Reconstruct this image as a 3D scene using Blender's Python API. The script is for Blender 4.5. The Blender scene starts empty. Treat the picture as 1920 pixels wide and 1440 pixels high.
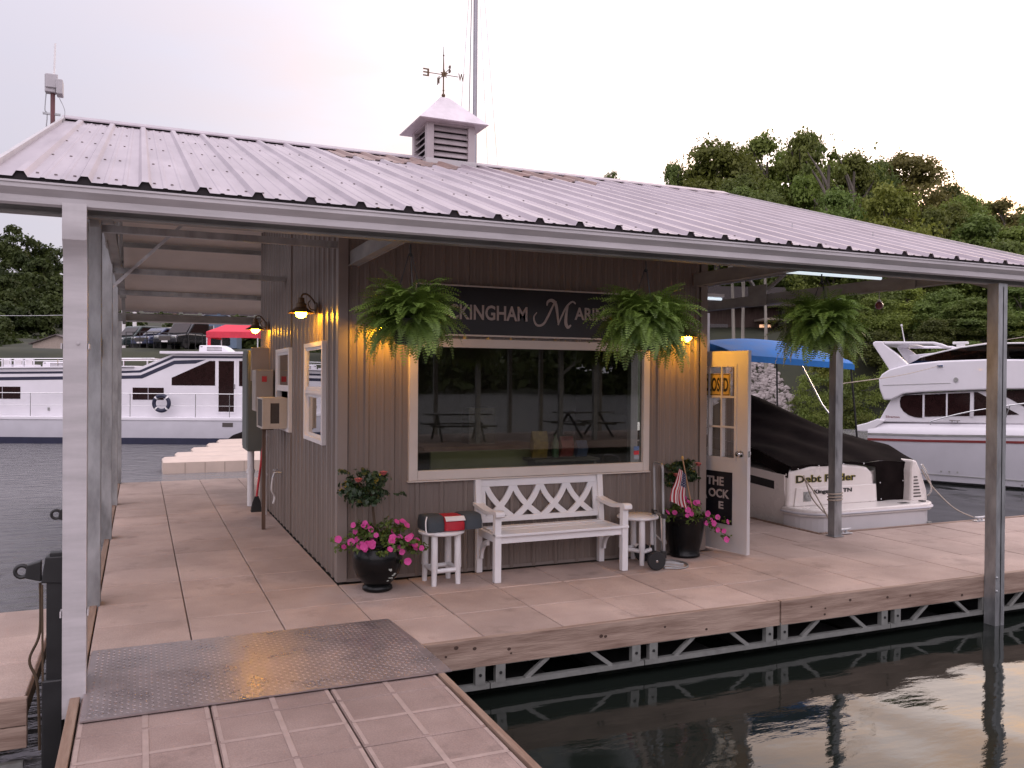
import bpy, math, random
import numpy as np
from mathutils import Vector, Matrix
R = math.radians
PI = math.pi
S = bpy.context.scene
C = S.collection
rnd = random.Random(7)

# ------------------------------------------------------------------ camera
CAM = np.array([-1.5645, -7.2308, 1.76])
YAW, PITCH, ROLL, FPX = 0.41228, -0.00703, 0.00723, 1596.34
_f = np.array([math.sin(YAW)*math.cos(PITCH), math.cos(YAW)*math.cos(PITCH), math.sin(PITCH)])
_r = np.array([math.cos(YAW), -math.sin(YAW), 0.0])
_u = np.cross(_r, _f)
_R = math.cos(ROLL)*_r + math.sin(ROLL)*_u
_U = -math.sin(ROLL)*_r + math.cos(ROLL)*_u
cd = bpy.data.cameras.new("camera")
cam = bpy.data.objects.new("camera", cd)
C.objects.link(cam)
cd.sensor_width = 36.0
cd.lens = FPX/1920*36.0
cd.clip_start, cd.clip_end = 0.05, 3000
M = Matrix.Identity(4)
for i in range(3):
    M[i][0], M[i][1], M[i][2], M[i][3] = _R[i], _U[i], -_f[i], CAM[i]
cam.matrix_world = M
S.camera = cam
FW2 = np.array([math.sin(YAW), math.cos(YAW)])      # ground directions: away from / across the view
RT2 = np.array([math.cos(YAW), -math.sin(YAW)])

def site(px, d):
    """ground point d metres out along a bearing of the photograph"""
    s = (px-960)/FPX*d
    return CAM[:2] + FW2*d + RT2*s

def height(row, d, px=960):
    return CAM[2] + (701.8 + px*0.00722 - row)/FPX*d

# ------------------------------------------------------------------ world
SUN_AZ, SUN_EL = R(58), R(7)         # azimuth clockwise from +Y
sdir = Vector((math.sin(SUN_AZ)*math.cos(SUN_EL), math.cos(SUN_AZ)*math.cos(SUN_EL), math.sin(SUN_EL)))
world = bpy.data.worlds.new("World")
S.world = world
world.use_nodes = True
nt = world.node_tree
for n in list(nt.nodes): nt.nodes.remove(n)
def wn(t, **k):
    n = nt.nodes.new(t)
    for a, b in k.items(): setattr(n, a, b)
    return n
def lk(a, b): nt.links.new(a, b)
tc = wn("ShaderNodeTexCoord")
sky = wn("ShaderNodeTexSky", sky_type='NISHITA', sun_disc=False, sun_elevation=SUN_EL, sun_rotation=SUN_AZ,
         air_density=1.2, dust_density=3.0, ozone_density=1.0)
dot = wn("ShaderNodeVectorMath", operation='DOT_PRODUCT'); dot.inputs[1].default_value = sdir
lk(tc.outputs["Generated"], dot.inputs[0])
mx = wn("ShaderNodeMath", operation='MAXIMUM'); mx.inputs[1].default_value = 0
lk(dot.outputs["Value"], mx.inputs[0])
pw = wn("ShaderNodeMath", operation='POWER'); pw.inputs[1].default_value = 5.5
lk(mx.outputs[0], pw.inputs[0])
mp = wn("ShaderNodeMapping"); mp.inputs["Scale"].default_value = (1.6, 1.6, 6.0)
lk(tc.outputs["Generated"], mp.inputs["Vector"])
cn = wn("ShaderNodeTexNoise"); cn.inputs["Scale"].default_value = 2.6; cn.inputs["Detail"].default_value = 5
cn.inputs["Roughness"].default_value = 0.55
lk(mp.outputs[0], cn.inputs["Vector"])
cr = wn("ShaderNodeValToRGB")
cr.color_ramp.elements[0].position = 0.38; cr.color_ramp.elements[1].position = 0.62
cr.color_ramp.elements[0].color = (.95, 0.80, 0.74, 1); cr.color_ramp.elements[1].color = (1.05, 0.64, 0.36, 1)
lk(cn.outputs["Fac"], cr.inputs["Fac"])
lobe = wn("ShaderNodeVectorMath", operation='SCALE')
lk(cr.outputs["Color"], lobe.inputs[0])
sc = wn("ShaderNodeMath", operation='MULTIPLY'); sc.inputs[1].default_value = 17.0
lk(pw.outputs[0], sc.inputs[0]); lk(sc.outputs[0], lobe.inputs["Scale"])
veil = wn("ShaderNodeMixRGB"); veil.inputs["Color1"].default_value = (5.5, 5.3, 6.45, 1)
veil.inputs["Color2"].default_value = (5.9, 5.5, 6.5, 1)
lk(cn.outputs["Fac"], veil.inputs["Fac"])
mixn = wn("ShaderNodeMixRGB"); mixn.inputs["Fac"].default_value = 0.22
lk(veil.outputs[0], mixn.inputs["Color1"]); lk(sky.outputs[0], mixn.inputs["Color2"])
add = wn("ShaderNodeVectorMath", operation='ADD')
sepz = wn("ShaderNodeSeparateXYZ"); lk(tc.outputs["Generated"], sepz.inputs[0])
zm = wn("ShaderNodeMath", operation='MAXIMUM'); zm.inputs[1].default_value = 0; lk(sepz.outputs["Z"], zm.inputs[0])
zp = wn("ShaderNodeMath", operation='POWER'); zp.inputs[1].default_value = 2.2; lk(zm.outputs[0], zp.inputs[0])
zen = wn("ShaderNodeVectorMath", operation='SCALE'); zen.inputs[0].default_value = (9.5, 8.7, 9.2); lk(zp.outputs[0], zen.inputs["Scale"])
add0 = wn("ShaderNodeVectorMath", operation='ADD'); lk(mixn.outputs[0], add0.inputs[0]); lk(zen.outputs[0], add0.inputs[1])
# pale fill glow added in the opposite quarter of the sky, lifting camera-facing surfaces
dot2 = wn("ShaderNodeVectorMath", operation='DOT_PRODUCT'); dot2.inputs[1].default_value = Vector((-.42, -.84, .34)).normalized()
lk(tc.outputs["Generated"], dot2.inputs[0])
m2_ = wn("ShaderNodeMath", operation='MAXIMUM'); m2_.inputs[1].default_value = 0; lk(dot2.outputs["Value"], m2_.inputs[0])
p2_ = wn("ShaderNodeMath", operation='POWER'); p2_.inputs[1].default_value = 1.6; lk(m2_.outputs[0], p2_.inputs[0])
fill_ = wn("ShaderNodeVectorMath", operation='SCALE'); fill_.inputs[0].default_value = (9.2, 7.8, 8.3); lk(p2_.outputs[0], fill_.inputs["Scale"])
add1 = wn("ShaderNodeVectorMath", operation='ADD'); lk(add0.outputs[0], add1.inputs[0]); lk(fill_.outputs[0], add1.inputs[1])
lk(add1.outputs[0], add.inputs[0]); lk(lobe.outputs[0], add.inputs[1])
bg = wn("ShaderNodeBackground"); bg.inputs["Strength"].default_value = 0.1
wo = wn("ShaderNodeOutputWorld")
lk(add.outputs[0], bg.inputs["Color"]); lk(bg.outputs[0], wo.inputs["Surface"])
# low soft evening sun
sl = bpy.data.lights.new("sun", 'SUN'); sl.energy = 0.6; sl.angle = R(14); sl.color = (1.0, 0.80, 0.62)
so = bpy.data.objects.new("sun", sl); C.objects.link(so)
so.rotation_euler = (-sdir).to_track_quat('-Z', 'Y').to_euler()
S.view_settings.view_transform = 'Standard'
try: S.view_settings.look = 'None'
except Exception: pass
S.view_settings.exposure = 0.41
S.view_settings.gamma = 1.0

# ------------------------------------------------------------------ mesh helpers
class MB:
    def __init__(self): self.v = []; self.f = []; self.m = []
    def add(self, vs, fs, mi=0):
        b = len(self.v)
        self.v += [tuple(map(float, p)) for p in vs]
        self.f += [tuple(b+i for i in f) for f in fs]
        self.m += [mi]*len(fs)
        return self
    def box(self, x0, x1, y0, y1, z0, z1, mi=0):
        x0, x1 = min(x0, x1), max(x0, x1); y0, y1 = min(y0, y1), max(y0, y1); z0, z1 = min(z0, z1), max(z0, z1)
        return self.add([(x0,y0,z0),(x1,y0,z0),(x1,y1,z0),(x0,y1,z0),(x0,y0,z1),(x1,y0,z1),(x1,y1,z1),(x0,y1,z1)],
                 [(3,2,1,0),(4,5,6,7),(0,1,5,4),(1,2,6,5),(2,3,7,6),(3,0,4,7)], mi)
    def bar(self, p, q, w, h, mi=0, up=(0,0,1)):
        p = Vector(p); q = Vector(q); d = (q-p).normalized(); u = Vector(up)
        if abs(d.dot(u)) > .98: u = Vector((0,1,0))
        s = d.cross(u).normalized(); u = s.cross(d).normalized()
        vs = []
        for c in (p, q):
            for a, b in ((-1,-1),(1,-1),(1,1),(-1,1)): vs.append(c + s*(a*w/2) + u*(b*h/2))
        return self.add(vs, [(0,1,2,3),(7,6,5,4),(0,4,5,1),(1,5,6,2),(2,6,7,3),(3,7,4,0)], mi)
    def tube(self, pts, r, n=8, mi=0, closed=False):
        pts = [Vector(p) for p in pts]; N = len(pts)
        rs = r if isinstance(r, (list, tuple)) else [r]*N
        prev = None; vs = []
        for i, p in enumerate(pts):
            if closed: d = pts[(i+1)%N]-pts[i-1]
            else: d = pts[min(i+1,N-1)]-pts[max(i-1,0)]
            d.normalize()
            if prev is None:
                a = Vector((0,0,1)) if abs(d.z) < .9 else Vector((1,0,0))
                s = d.cross(a).normalized()
            else:
                s = prev - d*prev.dot(d)
                s = s.normalized() if s.length > 1e-6 else d.orthogonal().normalized()
            prev = s; t = d.cross(s)
            for k in range(n):
                a = 2*PI*k/n
                vs.append(p + (s*math.cos(a)+t*math.sin(a))*rs[i])
        fs = []
        for i in range(N if closed else N-1):
            j = (i+1) % N
            for k in range(n):
                l = (k+1) % n
                fs.append((i*n+k, j*n+k, j*n+l, i*n+l)[::-1])
        if not closed:
            fs.append(tuple(range(n))); fs.append(tuple((N-1)*n+k for k in reversed(range(n))))
        return self.add(vs, fs, mi)
    def lathe(self, prof, c=(0,0,0), n=24, mi=0):
        vs = []; P = len(prof)
        for r, z in prof:
            for k in range(n):
                a = 2*PI*k/n
                vs.append((c[0]+r*math.cos(a), c[1]+r*math.sin(a), c[2]+z))
        fs = []
        for i in range(P-1):
            for k in range(n):
                l = (k+1) % n
                fs.append((i*n+k, i*n+l, (i+1)*n+l, (i+1)*n+k))
        if prof[0][0] > 1e-4: fs.append(tuple(reversed(range(n))))
        if prof[-1][0] > 1e-4: fs.append(tuple((P-1)*n+k for k in range(n)))
        return self.add(vs, fs, mi)
    def prism(self, poly, axis, c0, c1, mi=0):
        def P(a, b, c): return {'x': (c, a, b), 'y': (a, c, b), 'z': (a, b, c)}[axis]
        n = len(poly)
        ar = sum(poly[i][0]*poly[(i+1)%n][1]-poly[(i+1)%n][0]*poly[i][1] for i in range(n))
        flip = (ar > 0) != (axis in 'xz')
        vs = [P(a, b, c0) for a, b in poly] + [P(a, b, c1) for a, b in poly]
        fs = [tuple(range(n))[::-1], tuple(range(n, 2*n))] + [(i, (i+1)%n, n+(i+1)%n, n+i) for i in range(n)]
        if flip: fs = [f[::-1] for f in fs]
        return self.add(vs, fs, mi)
    def ball(self, c, r, n=12, m=8, mi=0, sc=(1,1,1)):
        vs = []
        for i in range(m+1):
            t = PI*i/m
            for k in range(n):
                a = 2*PI*k/n
                vs.append((c[0]+r*sc[0]*math.sin(t)*math.cos(a), c[1]+r*sc[1]*math.sin(t)*math.sin(a), c[2]-r*sc[2]*math.cos(t)))
        fs = [(i*n+k, i*n+(k+1)%n, (i+1)*n+(k+1)%n, (i+1)*n+k) for i in range(m) for k in range(n)]
        return self.add(vs, fs, mi)
    def surf(self, fn, nu, nv, mi=0, flip=False, mif=None):
        vs = [fn(i/nu, j/nv) for j in range(nv+1) for i in range(nu+1)]
        w = nu+1; b = len(self.v)
        for j in range(nv):
            for i in range(nu):
                f = (j*w+i, j*w+i+1, (j+1)*w+i+1, (j+1)*w+i)
                self.f.append(tuple(b+k for k in (f[::-1] if flip else f)))
                self.m.append(mif((i+.5)/nu, (j+.5)/nv) if mif else mi)
        self.v += [tuple(map(float, p)) for p in vs]
        return self
    def loft(self, rings, closed=True, mi=0, caps=True, mif=None):
        n = len(rings[0]); vs = [p for r in rings for p in r]; fs = []; ms = []
        for i in range(len(rings)-1):
            for k in range(n if closed else n-1):
                l = (k+1) % n
                fs.append((i*n+k, i*n+l, (i+1)*n+l, (i+1)*n+k)); ms.append(mif(i, k) if mif else mi)
        if caps and closed:
            fs.append(tuple(reversed(range(n)))); ms.append(mi)
            fs.append(tuple((len(rings)-1)*n+k for k in range(n))); ms.append(mi)
        b = len(self.v)
        self.v += [tuple(map(float, p)) for p in vs]; self.f += [tuple(b+i for i in f) for f in fs]; self.m += ms
        return self
    def move(self, fn, start=0):
        self.v[start:] = [tuple(fn(Vector(p))) for p in self.v[start:]]
        return self
    def rot(self, ang, axis='Z', at=(0,0,0), start=0):
        m = Matrix.Rotation(ang, 3, axis); a = Vector(at)
        return self.move(lambda p: m @ (p-a) + a, start)
    def shift(self, x, y, z, start=0): return self.move(lambda p: p+Vector((x,y,z)), start)
    def text(self, s, size, mi=0, depth=.004, bold=0.0, spacing=1.0, to=None, shear=0.0):
        """flat lettering in the x-y plane, baseline at the origin, centred, then placed by to(Vector)"""
        cu = bpy.data.curves.new('lettering', 'FONT'); cu.body = s; cu.size = size; cu.extrude = depth/2
        cu.offset = bold; cu.space_character = spacing; cu.align_x = 'CENTER'; cu.shear = shear; cu.resolution_u = 3
        o = bpy.data.objects.new('lettering', cu); C.objects.link(o)
        dg = bpy.context.evaluated_depsgraph_get(); me = bpy.data.meshes.new_from_object(o.evaluated_get(dg))
        vs = [Vector(v.co) for v in me.vertices]; fs = [tuple(p.vertices) for p in me.polygons]
        bpy.data.objects.remove(o); bpy.data.curves.remove(cu); bpy.data.meshes.remove(me)
        if to: vs = [to(v) for v in vs]
        return self.add(vs, fs, mi)

def build(name, mb, mats, parent=None, smooth=True, bevel=0.0, seg=2, ang=38, loc=None):
    me = bpy.data.meshes.new(name)
    me.from_pydata(mb.v, [], mb.f)
    for m in (mats if isinstance(mats, (list, tuple)) else [mats]): me.materials.append(m)
    if any(mb.m): me.polygons.foreach_set('material_index', mb.m)
    if smooth:
        me.polygons.foreach_set('use_smooth', [True]*len(me.polygons))
        if ang < 180: me.set_sharp_from_angle(angle=R(ang))
    me.update()
    o = bpy.data.objects.new(name, me); C.objects.link(o)
    if parent is not None: o.parent = parent
    if loc is not None: o.location = loc
    if bevel > 0:
        b = o.modifiers.new('bevel', 'BEVEL'); b.width = bevel; b.segments = seg; b.limit_method = 'ANGLE'
        b.angle_limit = R(40); b.harden_normals = False
    return o

def build_each(name, mb, mats, parent=None, **k):
    """one object for every separate piece of the mesh"""
    p = list(range(len(mb.v)))
    def find(i):
        while p[i] != i: p[i] = p[p[i]]; i = p[i]
        return i
    for f in mb.f:
        for b in f[1:]: p[find(b)] = find(f[0])
    groups = {}
    for f, m in zip(mb.f, mb.m): groups.setdefault(find(f[0]), []).append((f, m))
    out = []
    for fs in groups.values():
        q = MB(); ix = {}
        for f, m in fs:
            for i in f:
                if i not in ix: ix[i] = len(q.v); q.v.append(mb.v[i])
            q.f.append(tuple(ix[i] for i in f)); q.m.append(m)
        out.append(build(name, q, mats, parent, **k))
    return out

def tag(o, label=None, cat=None, group=None, kind=None):
    if label: o['label'] = label
    if cat: o['category'] = cat
    if group: o['group'] = group
    if kind: o['kind'] = kind
    return o

def thing(name, label, cat, loc=(0,0,0), rz=0.0, group=None):
    o = bpy.data.objects.new(name, None); C.objects.link(o)
    o.location = loc; o.rotation_euler = (0,0,rz); o.empty_display_size = .1
    return tag(o, label, cat, group)

def copy_tree(o, parent=None):
    c = o.copy(); C.objects.link(c)
    if parent is not None: c.parent = parent
    for ch in list(o.children): copy_tree(ch, c)
    return c

# ------------------------------------------------------------------ materials
def lin(c):
    return tuple(((x/255)/12.92 if x/255 <= .04045 else ((x/255+.055)/1.055)**2.4) for x in c)

def mat(name, col, rough=.5, metal=0.0, var=.12, scale=6.0, bump=0.0, bscale=60.0, col2=None, stretch=(1,1,1),
        spec=.5, coat=0.0, detail=4, island=False, rvar=.12, trans=0.0):
    m = bpy.data.materials.new(name); m.use_nodes = True
    t = m.node_tree; N = t.nodes; L = t.links
    p = N["Principled BSDF"]
    p.inputs["Roughness"].default_value = rough; p.inputs["Metallic"].default_value = metal
    p.inputs["Specular IOR Level"].default_value = spec; p.inputs["Coat Weight"].default_value = coat
    tcn = N.new("ShaderNodeTexCoord"); mpn = N.new("ShaderNodeMapping"); mpn.inputs["Scale"].default_value = stretch
    L.new(tcn.outputs["Object"], mpn.inputs["Vector"])
    nz = N.new("ShaderNodeTexNoise"); nz.inputs["Scale"].default_value = scale; nz.inputs["Detail"].default_value = detail
    nz.inputs["Roughness"].default_value = .6
    L.new(mpn.outputs[0], nz.inputs["Vector"])
    rp = N.new("ShaderNodeValToRGB"); e = rp.color_ramp.elements
    e[0].position, e[1].position = .3, .7
    c2 = col2 if col2 else tuple(min(1, x*(1+var)) for x in col)
    e[0].color = (*[x*(1-var) for x in col], 1); e[1].color = (*c2, 1)
    L.new(nz.outputs["Fac"], rp.inputs["Fac"]); L.new(rp.outputs["Color"], p.inputs["Base Color"])
    if rvar:
        mr = N.new("ShaderNodeMapRange"); mr.inputs["To Min"].default_value = max(0.02, rough*(1-rvar*2)); mr.inputs["To Max"].default_value = min(1, rough*(1+rvar*2))
        L.new(nz.outputs["Fac"], mr.inputs["Value"]); L.new(mr.outputs[0], p.inputs["Roughness"])
    if bump:
        n2 = N.new("ShaderNodeTexNoise"); n2.inputs["Scale"].default_value = bscale; n2.inputs["Detail"].default_value = 3
        L.new(mpn.outputs[0], n2.inputs["Vector"])
        b = N.new("ShaderNodeBump"); b.inputs["Strength"].default_value = bump; b.inputs["Distance"].default_value = .01
        L.new(n2.outputs["Fac"], b.inputs["Height"]); L.new(b.outputs[0], p.inputs["Normal"])
    if trans:
        tr = N.new("ShaderNodeBsdfTranslucent"); L.new(rp.outputs["Color"], tr.inputs["Color"])
        mxn = N.new("ShaderNodeMixShader"); mxn.inputs["Fac"].default_value = trans
        L.new(p.outputs[0], mxn.inputs[1]); L.new(tr.outputs[0], mxn.inputs[2])
        L.new(mxn.outputs[0], N["Material Output"].inputs["Surface"])
    return m

def leafmat(name, dark, light, scale=.5, trans=.42, rough=.55):
    m = mat(name, dark, rough=rough, col2=light, var=.0, scale=scale, trans=trans, rvar=0, spec=.3)
    t = m.node_tree; oi = t.nodes.new("ShaderNodeObjectInfo")
    h = t.nodes.new("ShaderNodeHueSaturation")
    mr = t.nodes.new("ShaderNodeMapRange"); mr.inputs["To Min"].default_value = .62; mr.inputs["To Max"].default_value = 1.3
    t.links.new(oi.outputs["Random"], mr.inputs["Value"]); t.links.new(mr.outputs[0], h.inputs["Value"])
    mr2 = t.nodes.new("ShaderNodeMapRange"); mr2.inputs["To Min"].default_value = .475; mr2.inputs["To Max"].default_value = .515
    t.links.new(oi.outputs["Random"], mr2.inputs["Value"]); t.links.new(mr2.outputs[0], h.inputs["Hue"])
    rp = [n for n in t.nodes if n.type == 'VALTORGB'][0]
    outs = [l.to_socket for l in rp.outputs["Color"].links]
    t.links.new(rp.outputs["Color"], h.inputs["Color"])
    for s_ in outs: t.links.new(h.outputs["Color"], s_)
    return m

def glassmat(name, tint=(.75,.8,.8), refl=1.0, base=.03):
    m = bpy.data.materials.new(name); m.use_nodes = True; t = m.node_tree; N = t.nodes; L = t.links
    N.remove(N["Principled BSDF"])
    tr = N.new("ShaderNodeBsdfTransparent"); tr.inputs["Color"].default_value = (*tint, 1)
    gl = N.new("ShaderNodeBsdfGlossy"); gl.inputs["Roughness"].default_value = .0
    fr = N.new("ShaderNodeFresnel"); fr.inputs["IOR"].default_value = 1.5
    ma = N.new("ShaderNodeMath"); ma.operation = 'MULTIPLY_ADD'; ma.inputs[1].default_value = refl; ma.inputs[2].default_value = base
    L.new(fr.outputs[0], ma.inputs[0])
    mxn = N.new("ShaderNodeMixShader"); L.new(ma.outputs[0], mxn.inputs["Fac"])
    L.new(tr.outputs[0], mxn.inputs[1]); L.new(gl.outputs[0], mxn.inputs[2])
    L.new(mxn.outputs[0], N["Material Output"].inputs["Surface"])
    return m

def emit(name, col, st):
    m = bpy.data.materials.new(name); m.use_nodes = True; p = m.node_tree.nodes["Principled BSDF"]
    p.inputs["Base Color"].default_value = (*col, 1); p.inputs["Emission Color"].default_value = (*col, 1)
    p.inputs["Emission Strength"].default_value = st
    return m

def tilemat(name, c1, c2, ox, oy, pitch):
    m = mat(name, c1, rough=.8, col2=c2, var=.0, scale=2.2, bump=.25, bscale=90, detail=8, rvar=.05, spec=.3)
    t = m.node_tree; N = t.nodes; L = t.links
    tcn = [n for n in N if n.type == 'TEX_COORD'][0]; rp = [n for n in N if n.type == 'VALTORGB'][0]
    sn = N.new("ShaderNodeVectorMath"); sn.operation = 'SNAP'; sn.inputs[1].default_value = (pitch, pitch, 50)
    of = N.new("ShaderNodeVectorMath"); of.operation = 'ADD'; of.inputs[1].default_value = (ox, oy, 10)
    L.new(tcn.outputs["Object"], of.inputs[0]); L.new(of.outputs[0], sn.inputs[0])
    w = N.new("ShaderNodeTexWhiteNoise"); w.noise_dimensions = '3D'; L.new(sn.outputs[0], w.inputs["Vector"])
    mr = N.new("ShaderNodeMapRange"); mr.inputs["To Min"].default_value = .90; mr.inputs["To Max"].default_value = 1.06
    L.new(w.outputs["Value"], mr.inputs["Value"])
    # broad weather stains
    n3 = N.new("ShaderNodeTexNoise"); n3.inputs["Scale"].default_value = .9; n3.inputs["Detail"].default_value = 6
    L.new(tcn.outputs["Object"], n3.inputs["Vector"])
    m3 = N.new("ShaderNodeMapRange"); m3.inputs["From Min"].default_value = .3; m3.inputs["From Max"].default_value = .7
    m3.inputs["To Min"].default_value = .74; m3.inputs["To Max"].default_value = 1.08
    L.new(n3.outputs["Fac"], m3.inputs["Value"])
    mu = N.new("ShaderNodeMath"); mu.operation = 'MULTIPLY'; L.new(mr.outputs[0], mu.inputs[0]); L.new(m3.outputs[0], mu.inputs[1])
    # darker dried spills with a soft edge
    n5 = N.new("ShaderNodeTexNoise"); n5.inputs["Scale"].default_value = 2.3; n5.inputs["Detail"].default_value = 7; n5.inputs["Roughness"].default_value = .65
    mp5 = N.new("ShaderNodeMapping"); mp5.inputs["Location"].default_value = (3.1, 7.7, 0); L.new(tcn.outputs["Object"], mp5.inputs["Vector"]); L.new(mp5.outputs[0], n5.inputs["Vector"])
    m5 = N.new("ShaderNodeMapRange"); m5.inputs["From Min"].default_value = .57; m5.inputs["From Max"].default_value = .66
    m5.inputs["To Min"].default_value = 1.0; m5.inputs["To Max"].default_value = .80
    L.new(n5.outputs["Fac"], m5.inputs["Value"])
    mu5 = N.new("ShaderNodeMath"); mu5.operation = 'MULTIPLY'; L.new(mu.outputs[0], mu5.inputs[0]); L.new(m5.outputs[0], mu5.inputs[1]); mu = mu5
    # fine aggregate speckle
    n4 = N.new("ShaderNodeTexNoise"); n4.inputs["Scale"].default_value = 130; n4.inputs["Detail"].default_value = 2
    L.new(tcn.outputs["Object"], n4.inputs["Vector"])
    m4 = N.new("ShaderNodeMapRange"); m4.inputs["From Min"].default_value = .3; m4.inputs["From Max"].default_value = .7
    m4.inputs["To Min"].default_value = .86; m4.inputs["To Max"].default_value = 1.1
    L.new(n4.outputs["Fac"], m4.inputs["Value"])
    mu2 = N.new("ShaderNodeMath"); mu2.operation = 'MULTIPLY'; L.new(mu.outputs[0], mu2.inputs[0]); L.new(m4.outputs[0], mu2.inputs[1])
    vs = N.new("ShaderNodeVectorMath"); vs.operation = 'SCALE'
    L.new(rp.outputs["Color"], vs.inputs[0]); L.new(mu2.outputs[0], vs.inputs["Scale"])
    L.new(vs.outputs[0], N["Principled BSDF"].inputs["Base Color"])
    return m

def woodmat(name, c1, c2, axis=0, scale=3):
    st = [8, 8, 8]; st[axis] = .7
    m = mat(name, c1, rough=.75, col2=c2, var=.0, scale=scale, stretch=tuple(st), bump=.3, bscale=20, detail=6, rvar=.08, spec=.25)
    return m

MAT = {}
MAT['white'] = mat('white_paint', (.70,.69,.70), rough=.38, var=.05, scale=3, bump=.05)
MAT['vinyl'] = mat('white_vinyl', (.72,.70,.70), rough=.45, var=.04, scale=4)
MAT['frame'] = mat('cream_frame', (.56,.51,.47), rough=.45, var=.05, scale=4)
MAT['gutter'] = mat('white_gutter', (.46,.435,.445), rough=.42, var=.15, scale=2.0, stretch=(1,6,6))
MAT['roof'] = mat('roof_metal', (.36,.305,.34), rough=.42, metal=.15, var=.12, scale=1.6, col2=(.44,.385,.42), bump=.06, bscale=12, stretch=(3,.6,1))
MAT['skylight'] = mat('aged_panel', (.25,.165,.145), rough=.5, var=.2, scale=4, stretch=(4,.7,1))
MAT['screw'] = mat('screw_head', (.20,.17,.17), rough=.5, metal=.4)
MAT['closure'] = mat('foam_closure', (.018,.014,.016), rough=.9)
MAT['liner'] = mat('ceiling_liner', (.70,.64,.59), rough=.7, var=.08, scale=2)
MAT['siding'] = mat('tan_siding', (.185,.15,.13), rough=.36, var=.07, scale=2.5, bump=.03, bscale=14, stretch=(1,1,.4), spec=.55)
MAT['trim'] = mat('siding_trim', (.235,.198,.178), rough=.4, var=.06, scale=3)
MAT['galv'] = mat('galvanised_steel', (.36,.37,.38), rough=.46, metal=.75, var=.3, scale=9, bump=.04, bscale=40, stretch=(1,1,.35))
MAT['galvd'] = mat('dull_galvanised', (.30,.30,.29), rough=.6, metal=.35, var=.25, scale=7, stretch=(.4,.4,1))
MAT['galvl'] = mat('bright_galvanised', (.52,.52,.54), rough=.4, metal=.7, var=.2, scale=12)
MAT['alu'] = mat('aluminium', (.27,.275,.26), rough=.45, metal=.5, var=.15, scale=14)
MAT['tread'] = mat('tread_plate', (.35,.30,.30), rough=.30, metal=.6, var=.22, scale=3.5, detail=7, rvar=.25)
MAT['black'] = mat('black_metal', (.012,.012,.013), rough=.45, var=.3)
MAT['rubber'] = mat('black_rubber', (.015,.015,.016), rough=.75)
MAT['bronze'] = mat('dark_bronze', (.12,.075,.04), rough=.45, metal=.5, var=.3, scale=20)
MAT['chrome'] = mat('chrome', (.7,.7,.7), rough=.15, metal=1.0, var=.05)
MAT['sign'] = mat('sign_black', (.010,.010,.014), rough=.4, var=.2)
MAT['letter'] = mat('sign_letter', (.38,.33,.32), rough=.6, var=.05)
MAT['glaze'] = mat('black_glaze', (.004,.0045,.005), rough=.25, var=.3, coat=.05, spec=.25)
MAT['soil'] = mat('soil', (.03,.02,.015), rough=.95, var=.4, scale=30)
MAT['bloom'] = mat('pink_petal', (.70,.045,.30), rough=.6, var=.22, scale=30, col2=(.80,.12,.45), trans=.25)
MAT['rose'] = mat('rose_petal', (.52,.13,.13), rough=.6, var=.2, scale=30, trans=.2)
MAT['petleaf'] = mat('petunia_leaf', (.075,.13,.03), rough=.55, var=.3, scale=14, col2=(.17,.24,.05), trans=.3)
MAT['roseleaf'] = mat('rose_leaf', (.022,.05,.02), rough=.4, var=.3, scale=14, col2=(.05,.09,.035), trans=.15)
MAT['fern'] = mat('fern_frond', (.08,.15,.025), rough=.5, var=.3, scale=7, col2=(.20,.30,.052), trans=.3)
MAT['stem'] = mat('stem', (.07,.045,.025), rough=.8, var=.3, scale=20)
MAT['basket'] = mat('basket', (.03,.03,.025), rough=.8)
MAT['glass'] = glassmat('window_glass', (.80,.84,.82), .8, .05)
MAT['glass2'] = glassmat('side_glass', (.55,.6,.6), 1.6, .12)
MAT['inside'] = mat('interior_wall', (.16,.13,.10), rough=.8, var=.1)
MAT['darkglass'] = mat('tinted_glass', (.020,.009,.009), rough=.08, var=.2, spec=.45, rvar=0)
MAT['gel'] = mat('gelcoat', (.72,.70,.74), rough=.22, var=.04, scale=1.5, coat=.3, rvar=.2)
MAT['gelgrey'] = mat('gelcoat_grey', (.52,.51,.55), rough=.3, var=.06, scale=1.5)
MAT['gelpink'] = mat('gelcoat_cream', (.76,.71,.68), rough=.28, var=.05, scale=2, coat=.2)
MAT['navy'] = mat('navy_stripe', (.016,.018,.045), rough=.35, var=.15)
MAT['redstripe'] = mat('red_stripe', (.20,.035,.035), rough=.35)
MAT['cover'] = mat('black_canvas', (.008,.006,.006), rough=1.0, var=.35, scale=3, bump=.35, bscale=6, col2=(.016,.012,.0115), spec=.03)
MAT['blue'] = mat('blue_canvas', (.012,.16,.50), rough=.7, var=.15, scale=4, bump=.1, bscale=8)
MAT['red'] = mat('red_canvas', (.75,.05,.09), rough=.7, var=.12, scale=3, trans=.2)
MAT['rope'] = mat('rope', (.42,.36,.30), rough=.9, var=.25, scale=60, bump=.4, bscale=120)
MAT['tile'] = tilemat('dock_tile', (.41,.31,.27), (.52,.405,.355), 1.85, 1.885, .61)
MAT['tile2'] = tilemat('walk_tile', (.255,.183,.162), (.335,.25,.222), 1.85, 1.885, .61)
MAT['groove'] = mat('tile_groove', (.315,.238,.212), rough=.85, var=.12, scale=12)
MAT['wood'] = woodmat('treated_board', (.17,.11,.085), (.38,.285,.23), 0)
MAT['woody'] = woodmat('treated_board_long', (.17,.105,.075), (.30,.215,.165), 1)
MAT['knot'] = mat('knot', (.055,.03,.022), rough=.8, var=.4, scale=40)
MAT['floatbox'] = mat('float_drum', (.012,.012,.012), rough=.7)
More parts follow.
